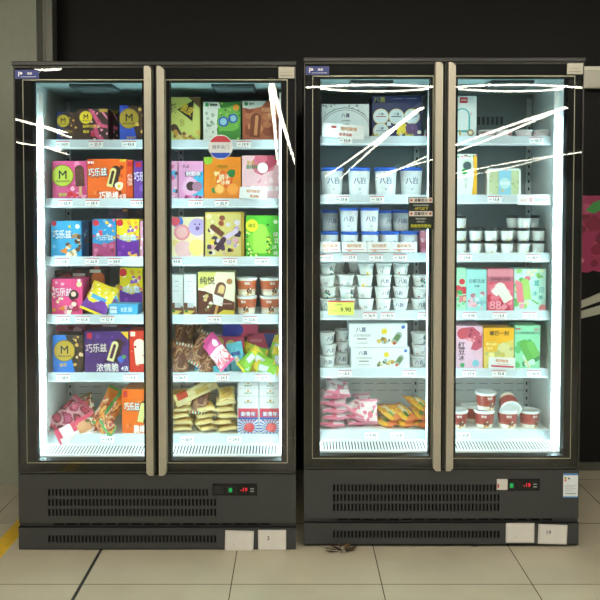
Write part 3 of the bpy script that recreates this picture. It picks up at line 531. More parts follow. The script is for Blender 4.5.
carton(2, 4, 197.5, 234.5, 272, 'cream box with large choc bar picture', '#f0ead0', [('p', [(0, 1), (.5, 1), (.38, .75), (.1, .62), (0, .64)], '#dcd87c'), ('p', [(0, 0), (1, 0), (1, .3), (.6, .42), (.2, .55), (0, .58)], '#5c3024'), ('t', '纯悦', .25, .8, .18, '#3c3430', .4), ('c', .86, .78, .07, '#b08048'), ('bar', .5, .1, .3, .06, -.2, '#c89858'), ('bar', .6, .56, .42, .24, -.25, '#6c4438'), ('bar', .64, .6, .2, .14, -.25, '#e0c080'), ('p', [(.4, .5), (.7, .4), (.66, .2), (.42, .25)], '#e8e4e0'), ('s', 10, 26, .03, .06, ['#e8e0d0', '#70843c', '#7c4c38', '#d8c080'], (.05, .1, .35, .5)), ('p', [(.5, 0), (1, 0), (1, .1), (.7, .12)], '#d0c040'), ('r', .62, .25, .92, .27, '#b89890')], '#b8a878', d=.12, top='#a8b46c')
for k, (a, b_, t_, b0, lb) in enumerate(((222, 258, 323.5, 336.5, 'blue-ended pink box, topmost at the back'), (247, 277, 333.5, 347.5, 'pink box with blue end, right of the stack'), (216, 244, 337, 349.5, 'pink box with lemon picture under blue-ended box'))):
    sh_ = [[('r', 0, 0, .42, 1, '#2438a0'), ('c', .4, .5, .5, '#2438a0'), ('r', .9, 0, 1, 1, '#c04070')], [('p', [(.55, 1), (1, 1), (1, 0), (.7, 0)], '#26409c'), ('r', .1, .4, .5, .6, '#e07a98')], [('c', .5, .4, .36, '#e0d088'), ('c', .08, .6, .4, '#dccc70'), ('r', .7, .5, .9, .58, '#f0b0c0')]][k]
    carton(2, 5, a, b_, t_, lb, '#cc4468', sh_, '#a83858', Yf=.29 if k != 2 else .27, d=.12, yb=b0)
carton(2, 5, 206, 226, 335, 'lilac box behind the pink wrapper', '#c8bcd8', [('t', 'BOBO', .3, .8, .07, '#3c4c9c', .4), ('c', .85, .7, .12, '#d8c860')], Yf=.30, d=.06)
for k, (a, b_) in enumerate(((237, 258.4), (258.8, 281))):
    carton(2, 6, a, b_, 396.5, ('left' if k == 0 else 'right') + ' tall white carton with tomato picture', '#e4e8ea', [('t', '番茄冰棒', .5, .84, .05, '#6c9c5c', .4), ('c', .5, .89, .03, '#e0a030'), ('r', .03, .63, .97, .68, '#d84860'), ('r', .03, .44, .97, .63, '#d43c54'), ('r', .03, .38, .97, .44, '#3460b0'), ('t', '新青年', .5, .52, .14, '#3860a8', .88), ('t', '新青年', .5, .53, .12, '#f4f8fa', .8), ('r', .1, .34, .9, .36, '#d87880')] +
        [('p', [(.5, .18), (.5+.55*math.cos(a_), .18+.26*math.sin(a_)), (.5+.55*math.cos(a_+.12), .18+.26*math.sin(a_+.12))], '#3c64b8') for a_ in [i*.35+.1 for i in range(18)]] + [('b', .55, .17, .16, 4, '#d84a50'), ('b', .5, .18, .12, 5, '#e06060')], '#c8d0d4', d=.14)
    for j in (0, 1):
        carton(2, 6, a, b_, 396-7.4*(j+1), ('upper' if j else 'lower') + ' flat white carton on the ' + ('left' if k == 0 else 'right') + ' tomato carton', '#e2e6e8', [('t', '番茄冰棒', .5, .4, .22, '#6c9c5c', .4), ('c', .5, .7, .12, '#e0a030'), ('r', 0, .0, 1, .06, '#b8c0c4')], '#c8d0d4', d=.14, yb=396.3-7.4*j)
# --- door 3
ring = [('c', .5, -.0, .9, '#5a646c'), ('c', .5, .02, .86, '#d4e4e8'), ('c', .5, .02, .82, '#8c989c'), ('c', .5, .02, .80, '#d4e4e8')]
carton(3, 1, 321.5, 369, 104, 'square white cake box with round lid print', '#ccdcdf', [('s', 26, 27, .03, .05, ['#68747c', '#9aa8ae', '#e0eaec', '#7c888e'], (.02, .6, .98, .97))] + ring + [('t', '八喜', .5, .66, .12, '#1c3460'), ('t', '冰淇淋蛋糕', .5, .5, .05, '#74848c', .35), ('b', .5, .38, .05, 5, '#283440'), ('r', .42, .39, .58, .41, '#283440')], '#b4c8cc', d=.2, cat='cake box')
carton(3, 1, 371.5, 421.5, 95.5, 'tall navy box with white ice cream discs', '#1c2c5c', [('t', '八喜', .15, .9, .13, '#b8b850'), ('r', .42, .92, .62, .94, '#6878a0'), ('r', .68, .92, .9, .94, '#6878a0')] + sum([[('c', a_, b_, .19, '#c8b860'), ('c', a_, b_, .175, '#c8dce4'), ('t', '八喜', a_, b_+.06, .06, '#2c4470'), ('r', a_-.1, b_-.01, a_+.1, b_+.01, c_)] for a_, b_, c_ in ((.18, .5, '#a03848'), (.49, .5, '#384048'), (.8, .5, '#486890'), (.18, .16, '#6878a0'))], []) + [('r', .3, .28, .38, .38, '#c8dce4'), ('b', .6, .22, .17, 6, '#d8c838'), ('b', .8, .2, .17, 7, '#5c4470'), ('s', 10, 28, .03, .06, ['#e0c830', '#f0e8d0', '#c85c38', '#6c5484'], (.5, .04, .95, .32)), ('t', 'Baxy', .75, .06, .1, '#e0d850', .4), ('t', '八喜', .06, .06, .08, '#d8c838')], '#14204a', d=.14)
for k, (a, b_, t_, y0, lb) in enumerate(((349.5, 408, 323.5, 347.2, 'upper long white gift box'), (351.5, 410.5, 347.6, None, 'lower long white gift box'))):
    carton(3, 5, a, b_, t_, lb + ' of ice cream cups', '#dfe9ea', [('t', '八喜', .2, .74, .2, '#34507c'), ('t', '冰淇淋家庭装', .22, .5, .12, '#a8b4b8', .3), ('r', .13, .33, .3, .37, '#485058'), ('r', .12, .16, .32, .19, '#98a4a8'), ('b', .6, .66, .16, 3, '#e8d030'), ('s', 12, 29+k, .06, .12, ['#8c7c3c', '#c89c48', '#5c7c60', '#a8b8bc', '#d8c070'], (.45, .15, .75, .4)), ('bar', .83, .42, .5, .28, -.6, '#98a8a0'), ('bar', .83, .42, .3, .2, -.6, '#5c7c4c'), ('b', .78, .18, .1, 5, '#c85c3c'), ('b', .93, .85, .09, 8, '#3468b8')], '#c4d4d8', yb=y0, d=.17)
carton(3, 3, 420.5, 430, 231, 'small pink box at the shelf end', '#d88498', [('r', 0, .2, 1, .5, '#c8607c'), ('s', 6, 3, .05, .09, ['#f0c8d0'], (0, 0, 1, 1))])
carton(3, 1, 423.5, 431, 130, 'narrow white box at the shelf end', '#d0dcdf', [('r', .2, .3, .6, .6, '#c85870')], Yf=.2)
# --- door 4
carton(4, 1, 452, 476, 96, 'tall white box with teal outline print', '#dbe6e6', [('r', .3, .83, .62, .97, '#d02838'), ('t', '伊利', .46, .9, .06, '#ffffff'), ('bar', .4, .42, .58, .38, 0, '#48b4b8'), ('bar', .4, .43, .5, .3, 0, '#dbe6e6'), ('c', .75, .12, .08, '#8c7440'), ('c', .75, .12, .05, '#e8dcc0'), ('bar', .3, .12, .14, .04, .2, '#b89830'), ('r', .75, .55, .8, .6, '#e8a0a8')], '#b8c8c8', d=.14)
carton(4, 2, 452, 477, 154, 'white box with yellow side and pink dots', '#e4ece4', [('p', [(.78, 0), (1, 0), (1, .95), (.82, .95), (.88, .5)], '#e0a828'), ('s', 8, 30, .025, .03, ['#d83080', '#30a050'], (.2, .93, .98, .97)), ('c', .62, .74, .14, '#c8d8c8'), ('c', .6, .72, .1, '#48585c'), ('c', .48, .58, .07, '#38a048'), ('t', '绿色心情', .55, .3, .06, '#9cac9c', .4, 1.57)], '#d8a020', d=.12)
carton(4, 4, 450, 467, 268, 'mint box with red berries picture', '#a8e0c0', [('c', .75, .68, .07, '#d83848'), ('c', .85, .48, .09, '#d83848'), ('c', .5, .5, .1, '#d84858'), ('b', .6, .42, .08, 4, '#48a858'), ('c', .9, .28, .09, '#b85048'), ('c', .9, .28, .06, '#e8b8a0'), ('s', 8, 33, .03, .06, ['#78c890', '#e87888'], (.2, .1, .9, .5))], Yf=.165)
carton(4, 4, 467.5, 487.5, 269.5, 'pale teal box with pink round fruit', '#98d4d0', [('t', '白桃乌龙', .5, .72, .1, '#3c6c78', .8), ('t', '冰棒', .5, .6, .06, '#3c6c78'), ('c', .35, .22, .13, '#e8a0b0'), ('c', .35, .22, .08, '#f0b8c0'), ('s', 16, 34, .04, .08, ['#c8e4e0', '#e8b8c8', '#88b8c0', '#b87884'], (.05, .03, .95, .45))], '#78b8b4')
carton(4, 4, 488, 514.5, 269, 'pink-red box with white bar picture', '#e0647c', [('r', 0, .82, 1, 1, '#e08c9c'), ('r', 0, .7, 1, .82, '#b8687c'), ('t', '草莓酸奶雪糕', .5, .76, .07, '#7c3448', .9), ('s', 34, 35, .05, .1, ['#d83854', '#e87088', '#c02848', '#f098a8'], (.05, .03, .95, .66)), ('bar', .6, .45, .5, .24, .55, '#e8e4dc'), ('bar', .4, .52, .3, .18, -.7, '#ece6e0'), ('t', '88', .3, .14, .2, '#f0a0b0')], '#c04860')
carton(4, 4, 515, 547, 269, 'pale mint box with green bar picture', '#c0ecdc', [('s', 26, 36, .05, .09, ['#98d878', '#e87890', '#68c068', '#f0a8b0', '#d8f0b0'], (.0, .03, .45, .97)), ('s', 8, 37, .04, .07, ['#88d068', '#e8f4c0'], (.4, .8, .95, .98)), ('bar', .36, .52, .5, .2, .12, '#a0cc68'), ('bar', .17, .45, .5, .16, .1, '#e07888'), ('t', '夏', .7, .66, .13, '#50b0a8'), ('t', '日', .85, .5, .12, '#50b0a8'), ('t', '冰', .64, .42, .12, '#50b0a8'), ('t', '棒', .83, .32, .1, '#50b0a8'), ('bar', .65, .22, .2, .04, 1, '#78c070'), ('c', .9, .06, .1, '#e89090')], '#98d0c0')
carton(4, 5, 452, 484, 326, 'lilac pink box with red bean print', '#e0b8cc', [('p', [(.32, .95), (.7, .98), (.98, .8), (.98, .5), (.8, .42), (.62, .45), (.7, .62), (.45, .7), (.36, .85)], '#b84860'), ('s', 16, 38, .03, .05, ['#d87888', '#8c2840', '#e8a0a8'], (.36, .6, .95, .92)), ('c', .36, .82, .13, '#c04858'), ('t', '红', .33, .55, .15, '#3c2c38'), ('t', '豆', .33, .4, .14, '#3c2c38'), ('t', '冰', .33, .25, .12, '#3c2c38'), ('b', .78, .13, .11, 5, '#78b8c8'), ('b', .36, .08, .07, 6, '#48a868')], '#c890a8', d=.14)
carton(4, 5, 484.8, 515.5, 328, 'golden yellow box with coconut picture', '#f0b020', [('p', [(.02, .5), (1, .72), (1, 0), (.02, 0)], '#d8c868'), ('b', .7, .4, .3, 5, '#d8d498'), ('s', 14, 39, .05, .1, ['#e8e0a0', '#c8b860', '#b8b470'], (.1, .05, .95, .5)), ('t', '椰巴一刻', .5, .87, .11, '#2c2c18', .66), ('r', .05, .42, .45, .68, '#e8b838'), ('t', '椰子冰棒', .25, .6, .06, '#f8e8a8', .36), ('t', '清凉', .2, .5, .06, '#f8e8a8')], '#c89018')
carton(4, 5, 516, 542, 325.5, 'mint green box with green lolly picture', '#90dcb0', [('s', 16, 43, .05, .1, ['#38a058', '#58b870', '#2c8448', '#c8ecd8'], (.03, .05, .97, .65)), ('bar', .5, .1, .25, .05, .5, '#e0d0a0'), ('bar', .48, .44, .5, .24, .5, '#58a848'), ('bar', .72, .45, .4, .18, .5, '#68b850'), ('t', '绿豆', .85, .9, .06, '#e05070'), ('t', '糯米糍', .12, .92, .05, '#e05070', .2), ('r', .02, .8, .98, .86, '#78b898'), ('t', '多种绿豆口味', .5, .83, .05, '#307050', .9)], '#68b888')
carton(4, 5, 457, 480, 321.5, 'pale box standing behind the lilac pink box', '#c8bccc', [('r', 0, .9, 1, 1, '#a898b0')], Yf=.32, d=.1)
carton(4, 5, 508, 536, 321, 'green box standing behind the mint green box', '#5c8c78', [('r', 0, .95, 1, 1, '#3c6c58')], Yf=.32, d=.1)
# clear tray with a blue band
def tray():
    Y = .18+oy(4); x0 = at(487, 180, Y)[0]; x1 = at(521, 180, Y)[0]; z0 = shz(4, 2)-.0035; z1 = at(500, 168.5, Y)[2]; w = x1-x0; h = z1-z0
    r = empty('food_tray', ((x0+x1)/2, Y, z0)); tag(r, 'white tray of pale green bars with blue band, ' + where(4, 2), 'food tray')
    b = MB(); pts = []
    rr = .015
    for cx_, cz_, a in ((w/2-rr, h-rr, 0), (-w/2+rr, h-rr, 90), (-w/2+rr, rr, 180), (w/2-rr, rr, 270)):
        pts += [(cx_+rr*math.cos(math.radians(a+k*18)), cz_+rr*math.sin(math.radians(a+k*18))) for k in range(6)]
    b.prism(pts, .0, .04, mat('#e6eeee', .3)); printed(b, w, h, [('r', .06, .06, .94, .94, '#c4d4a8')], y0=0)
    b.build('tray', r)
    g = MB(); M = Matrix.Translation((0, -.001, 0)); printed(g, w, h, [('s', 50, 3, .03, .05, ['#b4c890', '#c8d8a8', '#d8e4c4', '#a8bc84'], (.08, .08, .92, .92))], y0=-.0005); g.build('contents', r)
    s = MB().box(-w*.16, w*.2, -.006, .042, -.0, h+.001, mat('#8cc8e0', .35)); printed(s, w, h, [('c', .52, .46, .2, '#b8dcdc'), ('t', '绿豆糕', .52, .46, .12, '#f0f8f8', .3), ('b', .45, .2, .07, 3, '#e0c890'), ('r', .34, .93, .68, 1, '#e8e0e0'), ('t', '速冻', .52, .965, .05, '#c83848')], y0=-.006)
    s.build('paper_band', r)
    return r
tray()
# ------------------------------------------------------------------ goods: tubs
def wrapfn(r0, r1, h):
    def f(x, z, y):
        r = r0 + (r1-r0)*min(max(z/h, 0), 1) - y
        a = x / r; return (r*math.sin(a), -r*math.cos(a), z)
    return f
def tub(name, r0, r1, h, body, lidcol, lidh, lidr, shapes, bandfn=None, clear=False, steps=None):
    rt = empty(name); n = 28
    zs = steps or [0, .05, 1]
    prof = [(r0*.96, 0)] + [(r0+(r1-r0)*t_, h*t_) for t_ in zs if t_ > 0]
    b = MB(); b.lathe(prof, mat(body, .35), n, mfn=(lambda i: mat(bandfn[i], .35)) if bandfn else None)
    printed(b, math.pi*min(r0, r1)*.98, h, shapes, wrapfn(r0, r1, h)); b.build('cup', rt)
    l = MB(); lm = FILM if clear else mat(lidcol, .3)
    l.lathe([(lidr*.985, h-.001), (lidr, h), (lidr, h+lidh*.75), (lidr*.95, h+lidh), (lidr*.86, h+lidh), (lidr*.84, h+lidh*.7), (.001, h+lidh*.7)], mat(lidcol, .3), n)
    l.build('lid', rt)
    return rt
BX = lambda cx=.5, z=.62: [('t', '八喜', cx, z, .25, '#28407c'), ('r', cx-.14, z-.2, cx+.14, z-.18, '#c06070'), ('b', cx, z-.34, .03, 4, '#303840'), ('r', cx-.12, .03, cx+.12, .06, '#d04858')]
def place(proto, first, door, cx, Y, zb, label, cat, group=None, rz=0, sc=1.0, rx=0):
    o = proto if first else copy_tree(proto)
    yy_ = Y + oy(door); o.location = (at(cx, 200, yy_)[0], yy_, zb); o.rotation_euler = (rx, 0, rz); o.scale = (sc,)*3
    tag(o, label + ', ' + where(door, place.shelf), cat, group)
    return o
NUM = ['leftmost', 'second from left', 'third from left', 'fourth from left', 'fifth from left', 'sixth from left', 'seventh from left']
def run(proto, door, shelf, items, desc, cat, group, r):
    """items: (centre px, depth, row, label prefix)"""
    place.shelf = shelf; first = not proto.get('label')
    for (cx, Y, zb, lb, rz) in items:
        place(proto, first, door, cx, Y, zb, lb + ' ' + desc, cat, group, rz); first = False
tall = tub('ice_cream_tub', .045, .0515, .118, '#e4ecee', '#2460c8', .016, .054, BX(.5, .6) + [('r', .42, .3, .58, .31, '#88a0b0')])
zz = shz(3, 2)-.0035
run(tall, 3, 2, [(332, .21, zz, 'leftmost', .12), (359, .21, zz, 'second from left', 0), (385.5, .21, zz, 'third from left', -.1), (411, .21, zz, 'rightmost', -.05)], 'tall blue-lidded tub', 'tub', 'tall tubs on the second shelf', .05)
mid = tub('ice_cream_tub', .036, .0405, .088, '#e0e8ea', '#2460c8', .014, .0425, BX(.5, .55))
zz = shz(3, 3)-.0035
run(mid, 3, 3, [(329.5, .205, zz, 'leftmost', .1), (349.5, .205, zz, 'second from left', 0), (370, .205, zz, 'third from left', -.1), (390, .205, zz, 'fourth from left', .2), (410, .205, zz, 'rightmost', .0)], 'front-row blue-lidded tub', 'tub', 'blue-lidded tubs in the front row', .04)
z2 = zz + .1015
place.shelf = 3
for cx, lb, a_ in ((349, 'left', -.1), (369.5, 'right', .1)): place(tall, False, 3, cx, .205, z2, lb + ' taller blue-lidded tub stacked on the front row', 'tub', 'stacked blue-lidded tubs', a_, .84)
run(mid, 3, 3, [(384, .30, zz + .10, 'left', .8), (401, .30, zz+.092, 'right', .1), (330, .30, zz+.082, 'far left lower', .3)], 'blue-lidded tub in the back row', 'tub', 'blue-lidded tubs in the back row', .04)
run(mid, 3, 3, [(384, .30, zz, 'left', .8), (401, .30, zz-.0, 'right', .1), (330, .30, zz, 'far left', .3)], 'tub beneath the back-row tubs', 'tub', 'blue-lidded tubs in the back row', .04)
for o in [o for o in bpy.data.objects if o.get('label', '').startswith(('right blue-lidded tub in the back', 'far left lower blue'))]: o.location.z = zz + .1015
cupA = tub('ice_cream_cup', .029, .0365, .048, '#e2eaea', '#e8eeee', .0065, .0385, [('t', '八喜', .5, .55, .42, '#28407c')])
cupB = tub('ice_cream_cup', .029, .0365, .048, '#e2eaea', '#e8eeee', .0065, .0385, [('s', 12, 3, .08, .14, ['#28706c', '#4c9c74', '#b84854', '#284c6c'], (.5, .1, .75, .8)), ('r', .25, .5, .4, .54, '#485868')])
cupC = tub('ice_cream_cup', .029, .0365, .048, '#e2eaea', '#e8eeee', .0065, .0385, [('c', .5, .12, .28, '#e8c820'), ('r', .42, .6, .6, .64, '#7888a0')])
cupD = tub('ice_cream_cup', .029, .0365, .048, '#e2eaea', '#e8eeee', .0065, .0385, [('r', .4, .62, .64, .76, '#34507c'), ('r', .44, .2, .46, .5, '#505860'), ('r', .5, .2, .51, .5, '#505860'), ('r', .55, .2, .58, .5, '#505860'), ('b', .2, .2, .1, 3, '#b83848')])
place.shelf = 4; z4 = shz(3, 4)-.0035; st_ = .0555
rowd = ['bottom', 'third', 'second', 'top']; cols3 = [(327.5, 'BABB'), (346, ' BD '), (365.5, 'DDCC'), (383.5, 'DAAD'), (401.5, 'AADD'), (420.5, '  D ')]
pr = {'A': cupA, 'B': cupB, 'C': cupC, 'D': cupD}; used = set()
cols3 = [(328, 'ABDB'), (347, 'ABD'), (365.5, 'DDCC'), (383.5, 'DAAD'), (401.5, 'AAAD'), (420.5, 'ADB')]
rw = {0: 'bottom', 1: 'second', 2: 'third', 3: 'top'}
desc = {'A': 'white cup with blue lettering', 'B': 'white cup with green print', 'C': 'white cup with yellow spot', 'D': 'white cup with small dark print'}
for ci, (cx, s_) in enumerate(cols3):
    for ri, ch in enumerate(s_):
        place(pr[ch], ch not in used, 3, cx + .8*math.sin(ri*2+ci), .20 + .004*((ri+ci) % 2), z4 + ri*st_, desc[ch] + ', column ' + ['one', 'two', 'three', 'four', 'five', 'six'][ci] + ', ' + rw[ri] + ' layer', 'cup', 'white ice cream cups on the fourth shelf', rz=.5*math.sin(ci*3+ri*5)); used.add(ch)
for i, cx in enumerate((337, 356)):
    for ri in range(4): place(cupA, False, 3, cx, .31, z4+ri*st_, 'white cup in the back row, ' + rw[ri] + ' layer, ' + ('left' if i == 0 else 'right') + ' column', 'cup', 'white cups in the back row', rz=1.2)
place.shelf = 5; z5 = shz(3, 5)-.0035
for (cx, ch, k, Y, lb) in ((328, 'A', 0, .2, 'left end'), (342, 'A', 0, .275, 'inner'), (329, 'A', 1, .2, 'left end'), (344, 'D', 1, .275, 'inner'), (327, 'A', 2, .2, 'left end'), (342.5, 'D', 2, .275, 'inner'), (419, 'A', 0, .2, 'right end'), (420.5, 'D', 1, .2, 'right end'), (419.5, 'B', 2, .2, 'right end')):
    place(pr[ch], False, 3, cx, Y, z5+k*st_, 'white cup, ' + lb + ' stack, ' + rw[k] + ' layer', 'cup', 'white cups beside the gift boxes', rz=.3*k)
# small dark-lidded cups, door 4 shelf 3
small = tub('ice_cream_cup', .025, .0305, .047, '#e0e8e6', '#1a2024', .012, .0322, [('r', .4, .62, .62, .66, '#505c58'), ('r', .44, .5, .58, .53, '#98a49c'), ('b', .62, .12, .12, 3, '#d8a848'), ('c', .4, .02, .12, '#e8e088')])
small2 = tub('ice_cream_cup', .025, .0305, .047, '#e0e8e6', '#1a2024', .012, .0322, [('r', .4, .62, .62, .68, '#404c48'), ('p', [(.55, 0), (.75, 0), (.72, .3)], '#c8683c'), ('r', .38, .48, .56, .5, '#98a49c')])
place.shelf = 3; z3 = shz(4, 3)-.0035; u2 = set()
for ri, row in enumerate(((460.5, 475.5, 491, 507, 523.5, 538.5), (460.5, 475.5, 491, 507, 523.5, 538.5), (460, None, None, None, 524, None))):
    for ci, cx in enumerate(row):
        if cx is None: continue
        p = small if (ci+ri) % 3 else small2
        place(p, id(p) not in u2, 4, cx, .19, z3+ri*.0592, NUM[ci] + ' dark-lidded cup, ' + ('bottom', 'middle', 'upper')[ri] + ' layer', 'cup', 'dark-lidded cups on the third shelf', rz=.4*math.sin(ci*2+ri)); u2.add(id(p))
for cx in (478, 494, 513, 533):
    for ri in range(3 if cx in (513, 533) else 2): place(small2, False, 4, cx, .275, z3+ri*.0592, 'back-row dark-lidded cup near ' + {478: 'left', 494: 'centre left', 513: 'centre right', 533: 'right'}[cx] + ', layer ' + ('one', 'two', 'three')[ri], 'cup', 'dark-lidded cups in the back row', rz=.7)
# pink-white cups, door 4 shelf 1
pinkc = tub('ice_cream_cup', .031, .039, .034, '#e4dce0', '#dce6e8', .006, .041, [('s', 10, 3, .1, .16, ['#e088a0', '#f0b8c4', '#d06484'], (.3, .1, .7, .8))])
place.shelf = 1; z1_ = shz(4, 1)-.0035
for i, (cx, lb) in enumerate(((486, 'left'), (503.5, 'middle'), (523, 'right'), (540, 'far right'))): place(pinkc, i == 0, 4, cx, .215+.004*(i % 2), z1_, lb + ' shallow white and pink cup', 'cup', 'shallow cups on the top shelf', rz=.8*i)
# brown and red tubs
def redtub(c1, c2, lab):
    return tub('ice_cream_tub', .039, .0475, .076, '#e8e4da', '#dfe6e4', .009, .05, [('t', '雪糕', .5, .78, .16, '#f0ece4', .3), ('b', .58, .35, .2, 5, '#5c3024'), ('s', 8, 6, .06, .1, ['#3c2018', '#d8a048', '#8c4428', '#e8dcc0'], (.45, .12, .72, .5))],
               bandfn=['#e8e2d4', '#e8e2d4', c2, c1, '#e8e4da'], steps=[0, .05, .28, .42, .94, 1])
tubO = redtub('#c05c34', '#d8c8b0', ''); place.shelf = 4; z_ = shz(2, 4)-.0035
for i, (cx, k, lb) in enumerate(((246.5, 0, 'lower left'), (270, 0, 'lower right'), (246.5, 1, 'upper left'), (270, 1, 'upper right'))): place(tubO, i == 0, 2, cx, .205, z_+k*.0855, lb + ' orange-brown and white tub', 'tub', 'orange-brown tubs', rz=.2*i-.3)
tubR = redtub('#98342c', '#a84838', ''); place.shelf = 6; z_ = shz(4, 6)-.0035
for i, (cx, Y, k, lb) in enumerate(((459, .2, 0, 'leftmost'), (473, .30, 0, 'set-back'), (486, .2, 0, 'second'), (509.5, .2, 0, 'third'), (531.5, .2, 0, 'rightmost'))): place(tubR, i == 0, 4, cx, Y, z_+k*.0855, lb + ' red-brown tub, bottom row', 'tub', 'red-brown tubs on the bottom deck', rz=.35*math.sin(i*2))
o = place(tubR, False, 4, 487.5, .2, z_+.0855, 'red-brown tub standing on the second tub', 'tub', 'red-brown tubs on the bottom deck', rz=.2)
o = place(tubR, False, 4, 508.5, .235, z_+.1285, 'red-brown tub tipped over on top', 'tub', 'red-brown tubs on the bottom deck'); o.rotation_euler = (math.radians(118), math.radians(10), .1)
# ------------------------------------------------------------------ goods: soft packs
def nz(a, c_, k=0.0, f=1.0):
    return .5+.5*math.sin(f*(5.1*a+2.3*c_)+k+1.7*math.sin(f*(3.7*c_-2.2*a)+2*k))*math.cos(f*(4.3*c_-1.9*a)+1.3*k)
def pal(cols, a, c_, k=0.0, f=1.0): return cols[min(len(cols)-1, int(nz(a, c_, k, f)*len(cols)))]
def bag(name, w, l, t, colfn, seed, sealcol='#e8e8e8', stripes=None, sg=.012, wr=.24):
    """soft pack lying flat, crimped ends at +-y"""
    b = MB(); nx, ny = 20, 26; q = random.Random(seed); ph = [q.random()*6.28 for _ in range(6)]
    g = {}
    for side in (1, -1):
        vs = []
        for j in range(ny+1):
            for i in range(nx+1):
                a = -1+2*i/nx; c_ = -1+2*j/ny
                th = (1-abs(a)**3)**.6*(1-abs(c_)**4)**.7
                n_ = wr*(math.sin(7*a+ph[0]+3*c_)+math.sin(11*c_+ph[1]-4*a)+.6*math.sin(17*(a+c_)+ph[2]))*th
                pinch = 1 - .06*(1-abs(c_)**3)
                vs.append((a*w/2*pinch*(1+.012*math.sin(9*c_+ph[3])), c_*l/2, t/2 + side*t/2*(th*(1+n_*.5)) + (t*.12*math.sin(3*a+ph[4])*(1 if abs(c_) < .99 else .4))))
        for j in range(ny):
            for i in range(nx):
                k = j*(nx+1)+i; f = (k, k+1, k+nx+2, k+nx+1)
                a = -1+2*(i+.5)/nx; c_ = -1+2*(j+.5)/ny; g.setdefault(colfn(a, c_, side), {1: [], -1: []})[side].append(f if side == 1 else tuple(reversed(f)))
        base = len(b.v); b.v += vs
        for col, dd in g.items():
            k = b.mi(mat(col, .28))
            for f in dd[side]: b.f.append(tuple(x+base for x in f)); b.m.append(k); b.sm.append(True)
        for dd in g.values(): dd[side] = []
    o = b.build(name)
    for s_ in (1, -1):
        e = MB(); n = 18
        for i in range(n):
            x0 = -w/2+w*i/n; x1 = x0+w/n; y0 = s_*l/2; y1 = s_*(l/2+sg*(.9 if i % 2 else 1.1)); zc = t/2
            col = stripes[i % len(stripes)] if stripes else sealcol
            lo, hi_ = min(y0, y1), max(y0, y1)
            dzz = t*.12*math.sin(3*(2*(x0+x1)/2/w)+ph[4])*.4
            e.box(x0, x1, lo, hi_, zc-.0006+dzz, zc+.0006+dzz, mat(col, .35))
        e.build('end_seal', o)
    return o
def put_bag(proto, first, door, shelf, px, py, Y, rot, label, cat='bag', group=None, sc=1.0):
    o = proto if first else copy_tree(proto)
    yy_ = Y+oy(door); p = at(px, py, yy_); o.location = p; o.rotation_euler = [math.radians(v) for v in rot]
    o.scale = (sc,)*3 if not isinstance(sc, tuple) else sc
    tag(o, label + ', ' + where(door, shelf), cat, group); return o
def cf_spots(base, spots):
    def f(a, c_, s_):
        for (x, y, r, col) in spots:
            if (a-x)**2+(c_-y)**2 < r*r: return col
        return base
    return f
pinkbag = bag('dumpling_bag', .13, .16, .036, lambda a, c_, s_: '#e07c98' if abs(c_) > .9 or nz(a, c_, 2.2, .9) > .78 else ('#e07890' if (a-.2)**2+(c_+.3)**2 < .1 else ('#4c9c58' if (a-.45)**2+(c_+.05)**2 < .02 else '#ecdfe2')), 3, '#dc90a4')
# local: lying flat, front end at -y
first = True; n = 0
stack = [(334, z, .24) for z in range(5)]
zd = shz(3, 6)-.004
def lay(proto, door, shelf, cx, Y, z, rot, label, group, sc=1.0, cat='bag', first=False):
    o = proto if first else copy_tree(proto); yy_ = Y+oy(door)
    o.location = (at(cx, 200, yy_)[0], yy_, z); o.rotation_euler = [math.radians(v) for v in rot]; o.scale = (sc,)*3 if not isinstance(sc, tuple) else sc
    tag(o, label + ', ' + where(door, shelf), cat, group); return o
lv = ['bottom', 'second', 'third', 'fourth', 'fifth', 'top']
for i in range(5): lay(pinkbag, 3, 6, 333+.8*(i % 2), .245, zd+i*.033, (0, 0, (-6, 5, 8, -4, 10)[i]), lv[i] + ' pink and white bag of left pile', 'pink and white bags', .98, first=(i == 0))
o = lay(pinkbag, 3, 6, 337, .25, zd+.165, (14, 10, 4), 'topmost tilted pink and white bag', 'pink and white bags', .9)
for i in range(3): lay(pinkbag, 3, 6, 356+2*i, .26, zd+i*.034, ((0, 0, 12), (4, 8, -20), (10, 22, -28))[i], lv[i] + ' pink and white bag of second pile', 'pink and white bags', .85)
lay(pinkbag, 3, 6, 376, .27, zd, (0, -4, 5), 'low pink and white bag at front middle', 'pink and white bags', .8)
lay(pinkbag, 3, 6, 364, .31, zd+.07, (50, 0, 20), 'pink and white bag leaning at the back', 'pink and white bags', .7)
lay(pinkbag, 3, 6, 369, .215, zd+.072, (78, 0, -2), 'upright pink and white bag facing the glass', 'pink and white bags', (.66, .62, .6))
def orcol(a, c_, s_):
    if (a+.2)**2+(c_+.45)**2 < .09: return '#5c9c3c'
    if c_ < -.55 and a > -.2: return '#e08040'
    if abs(a) < .35 and abs(c_) < .7: return '#e8e0c8'
    if nz(a, c_, 6, 1.5) < .4: return '#d8882c'
    return '#e8b830'
orbag = bag('snack_pack', .085, .15, .038, orcol, 5, '#e07030')
for i, (cx, Y, z, rot, lb) in enumerate(((384, .235, 0, (0, 0, 25), 'lower left'), (402, .235, .0, (0, 0, 25), 'lower middle'), (423, .235, 0, (0, 0, -8), 'lower right'), (388, .245, .04, (12, 0, 32), 'upper left'), (403, .245, .042, (16, 0, 28), 'upper middle'), (422, .24, .04, (6, 0, 6), 'second right'), (418, .255, .082, (14, 6, 30), 'top right'))):
    lay(orbag, 3, 6, cx, Y, zd+z, rot, lb + ' orange and yellow pack', 'orange and yellow packs', .95, first=(i == 0))
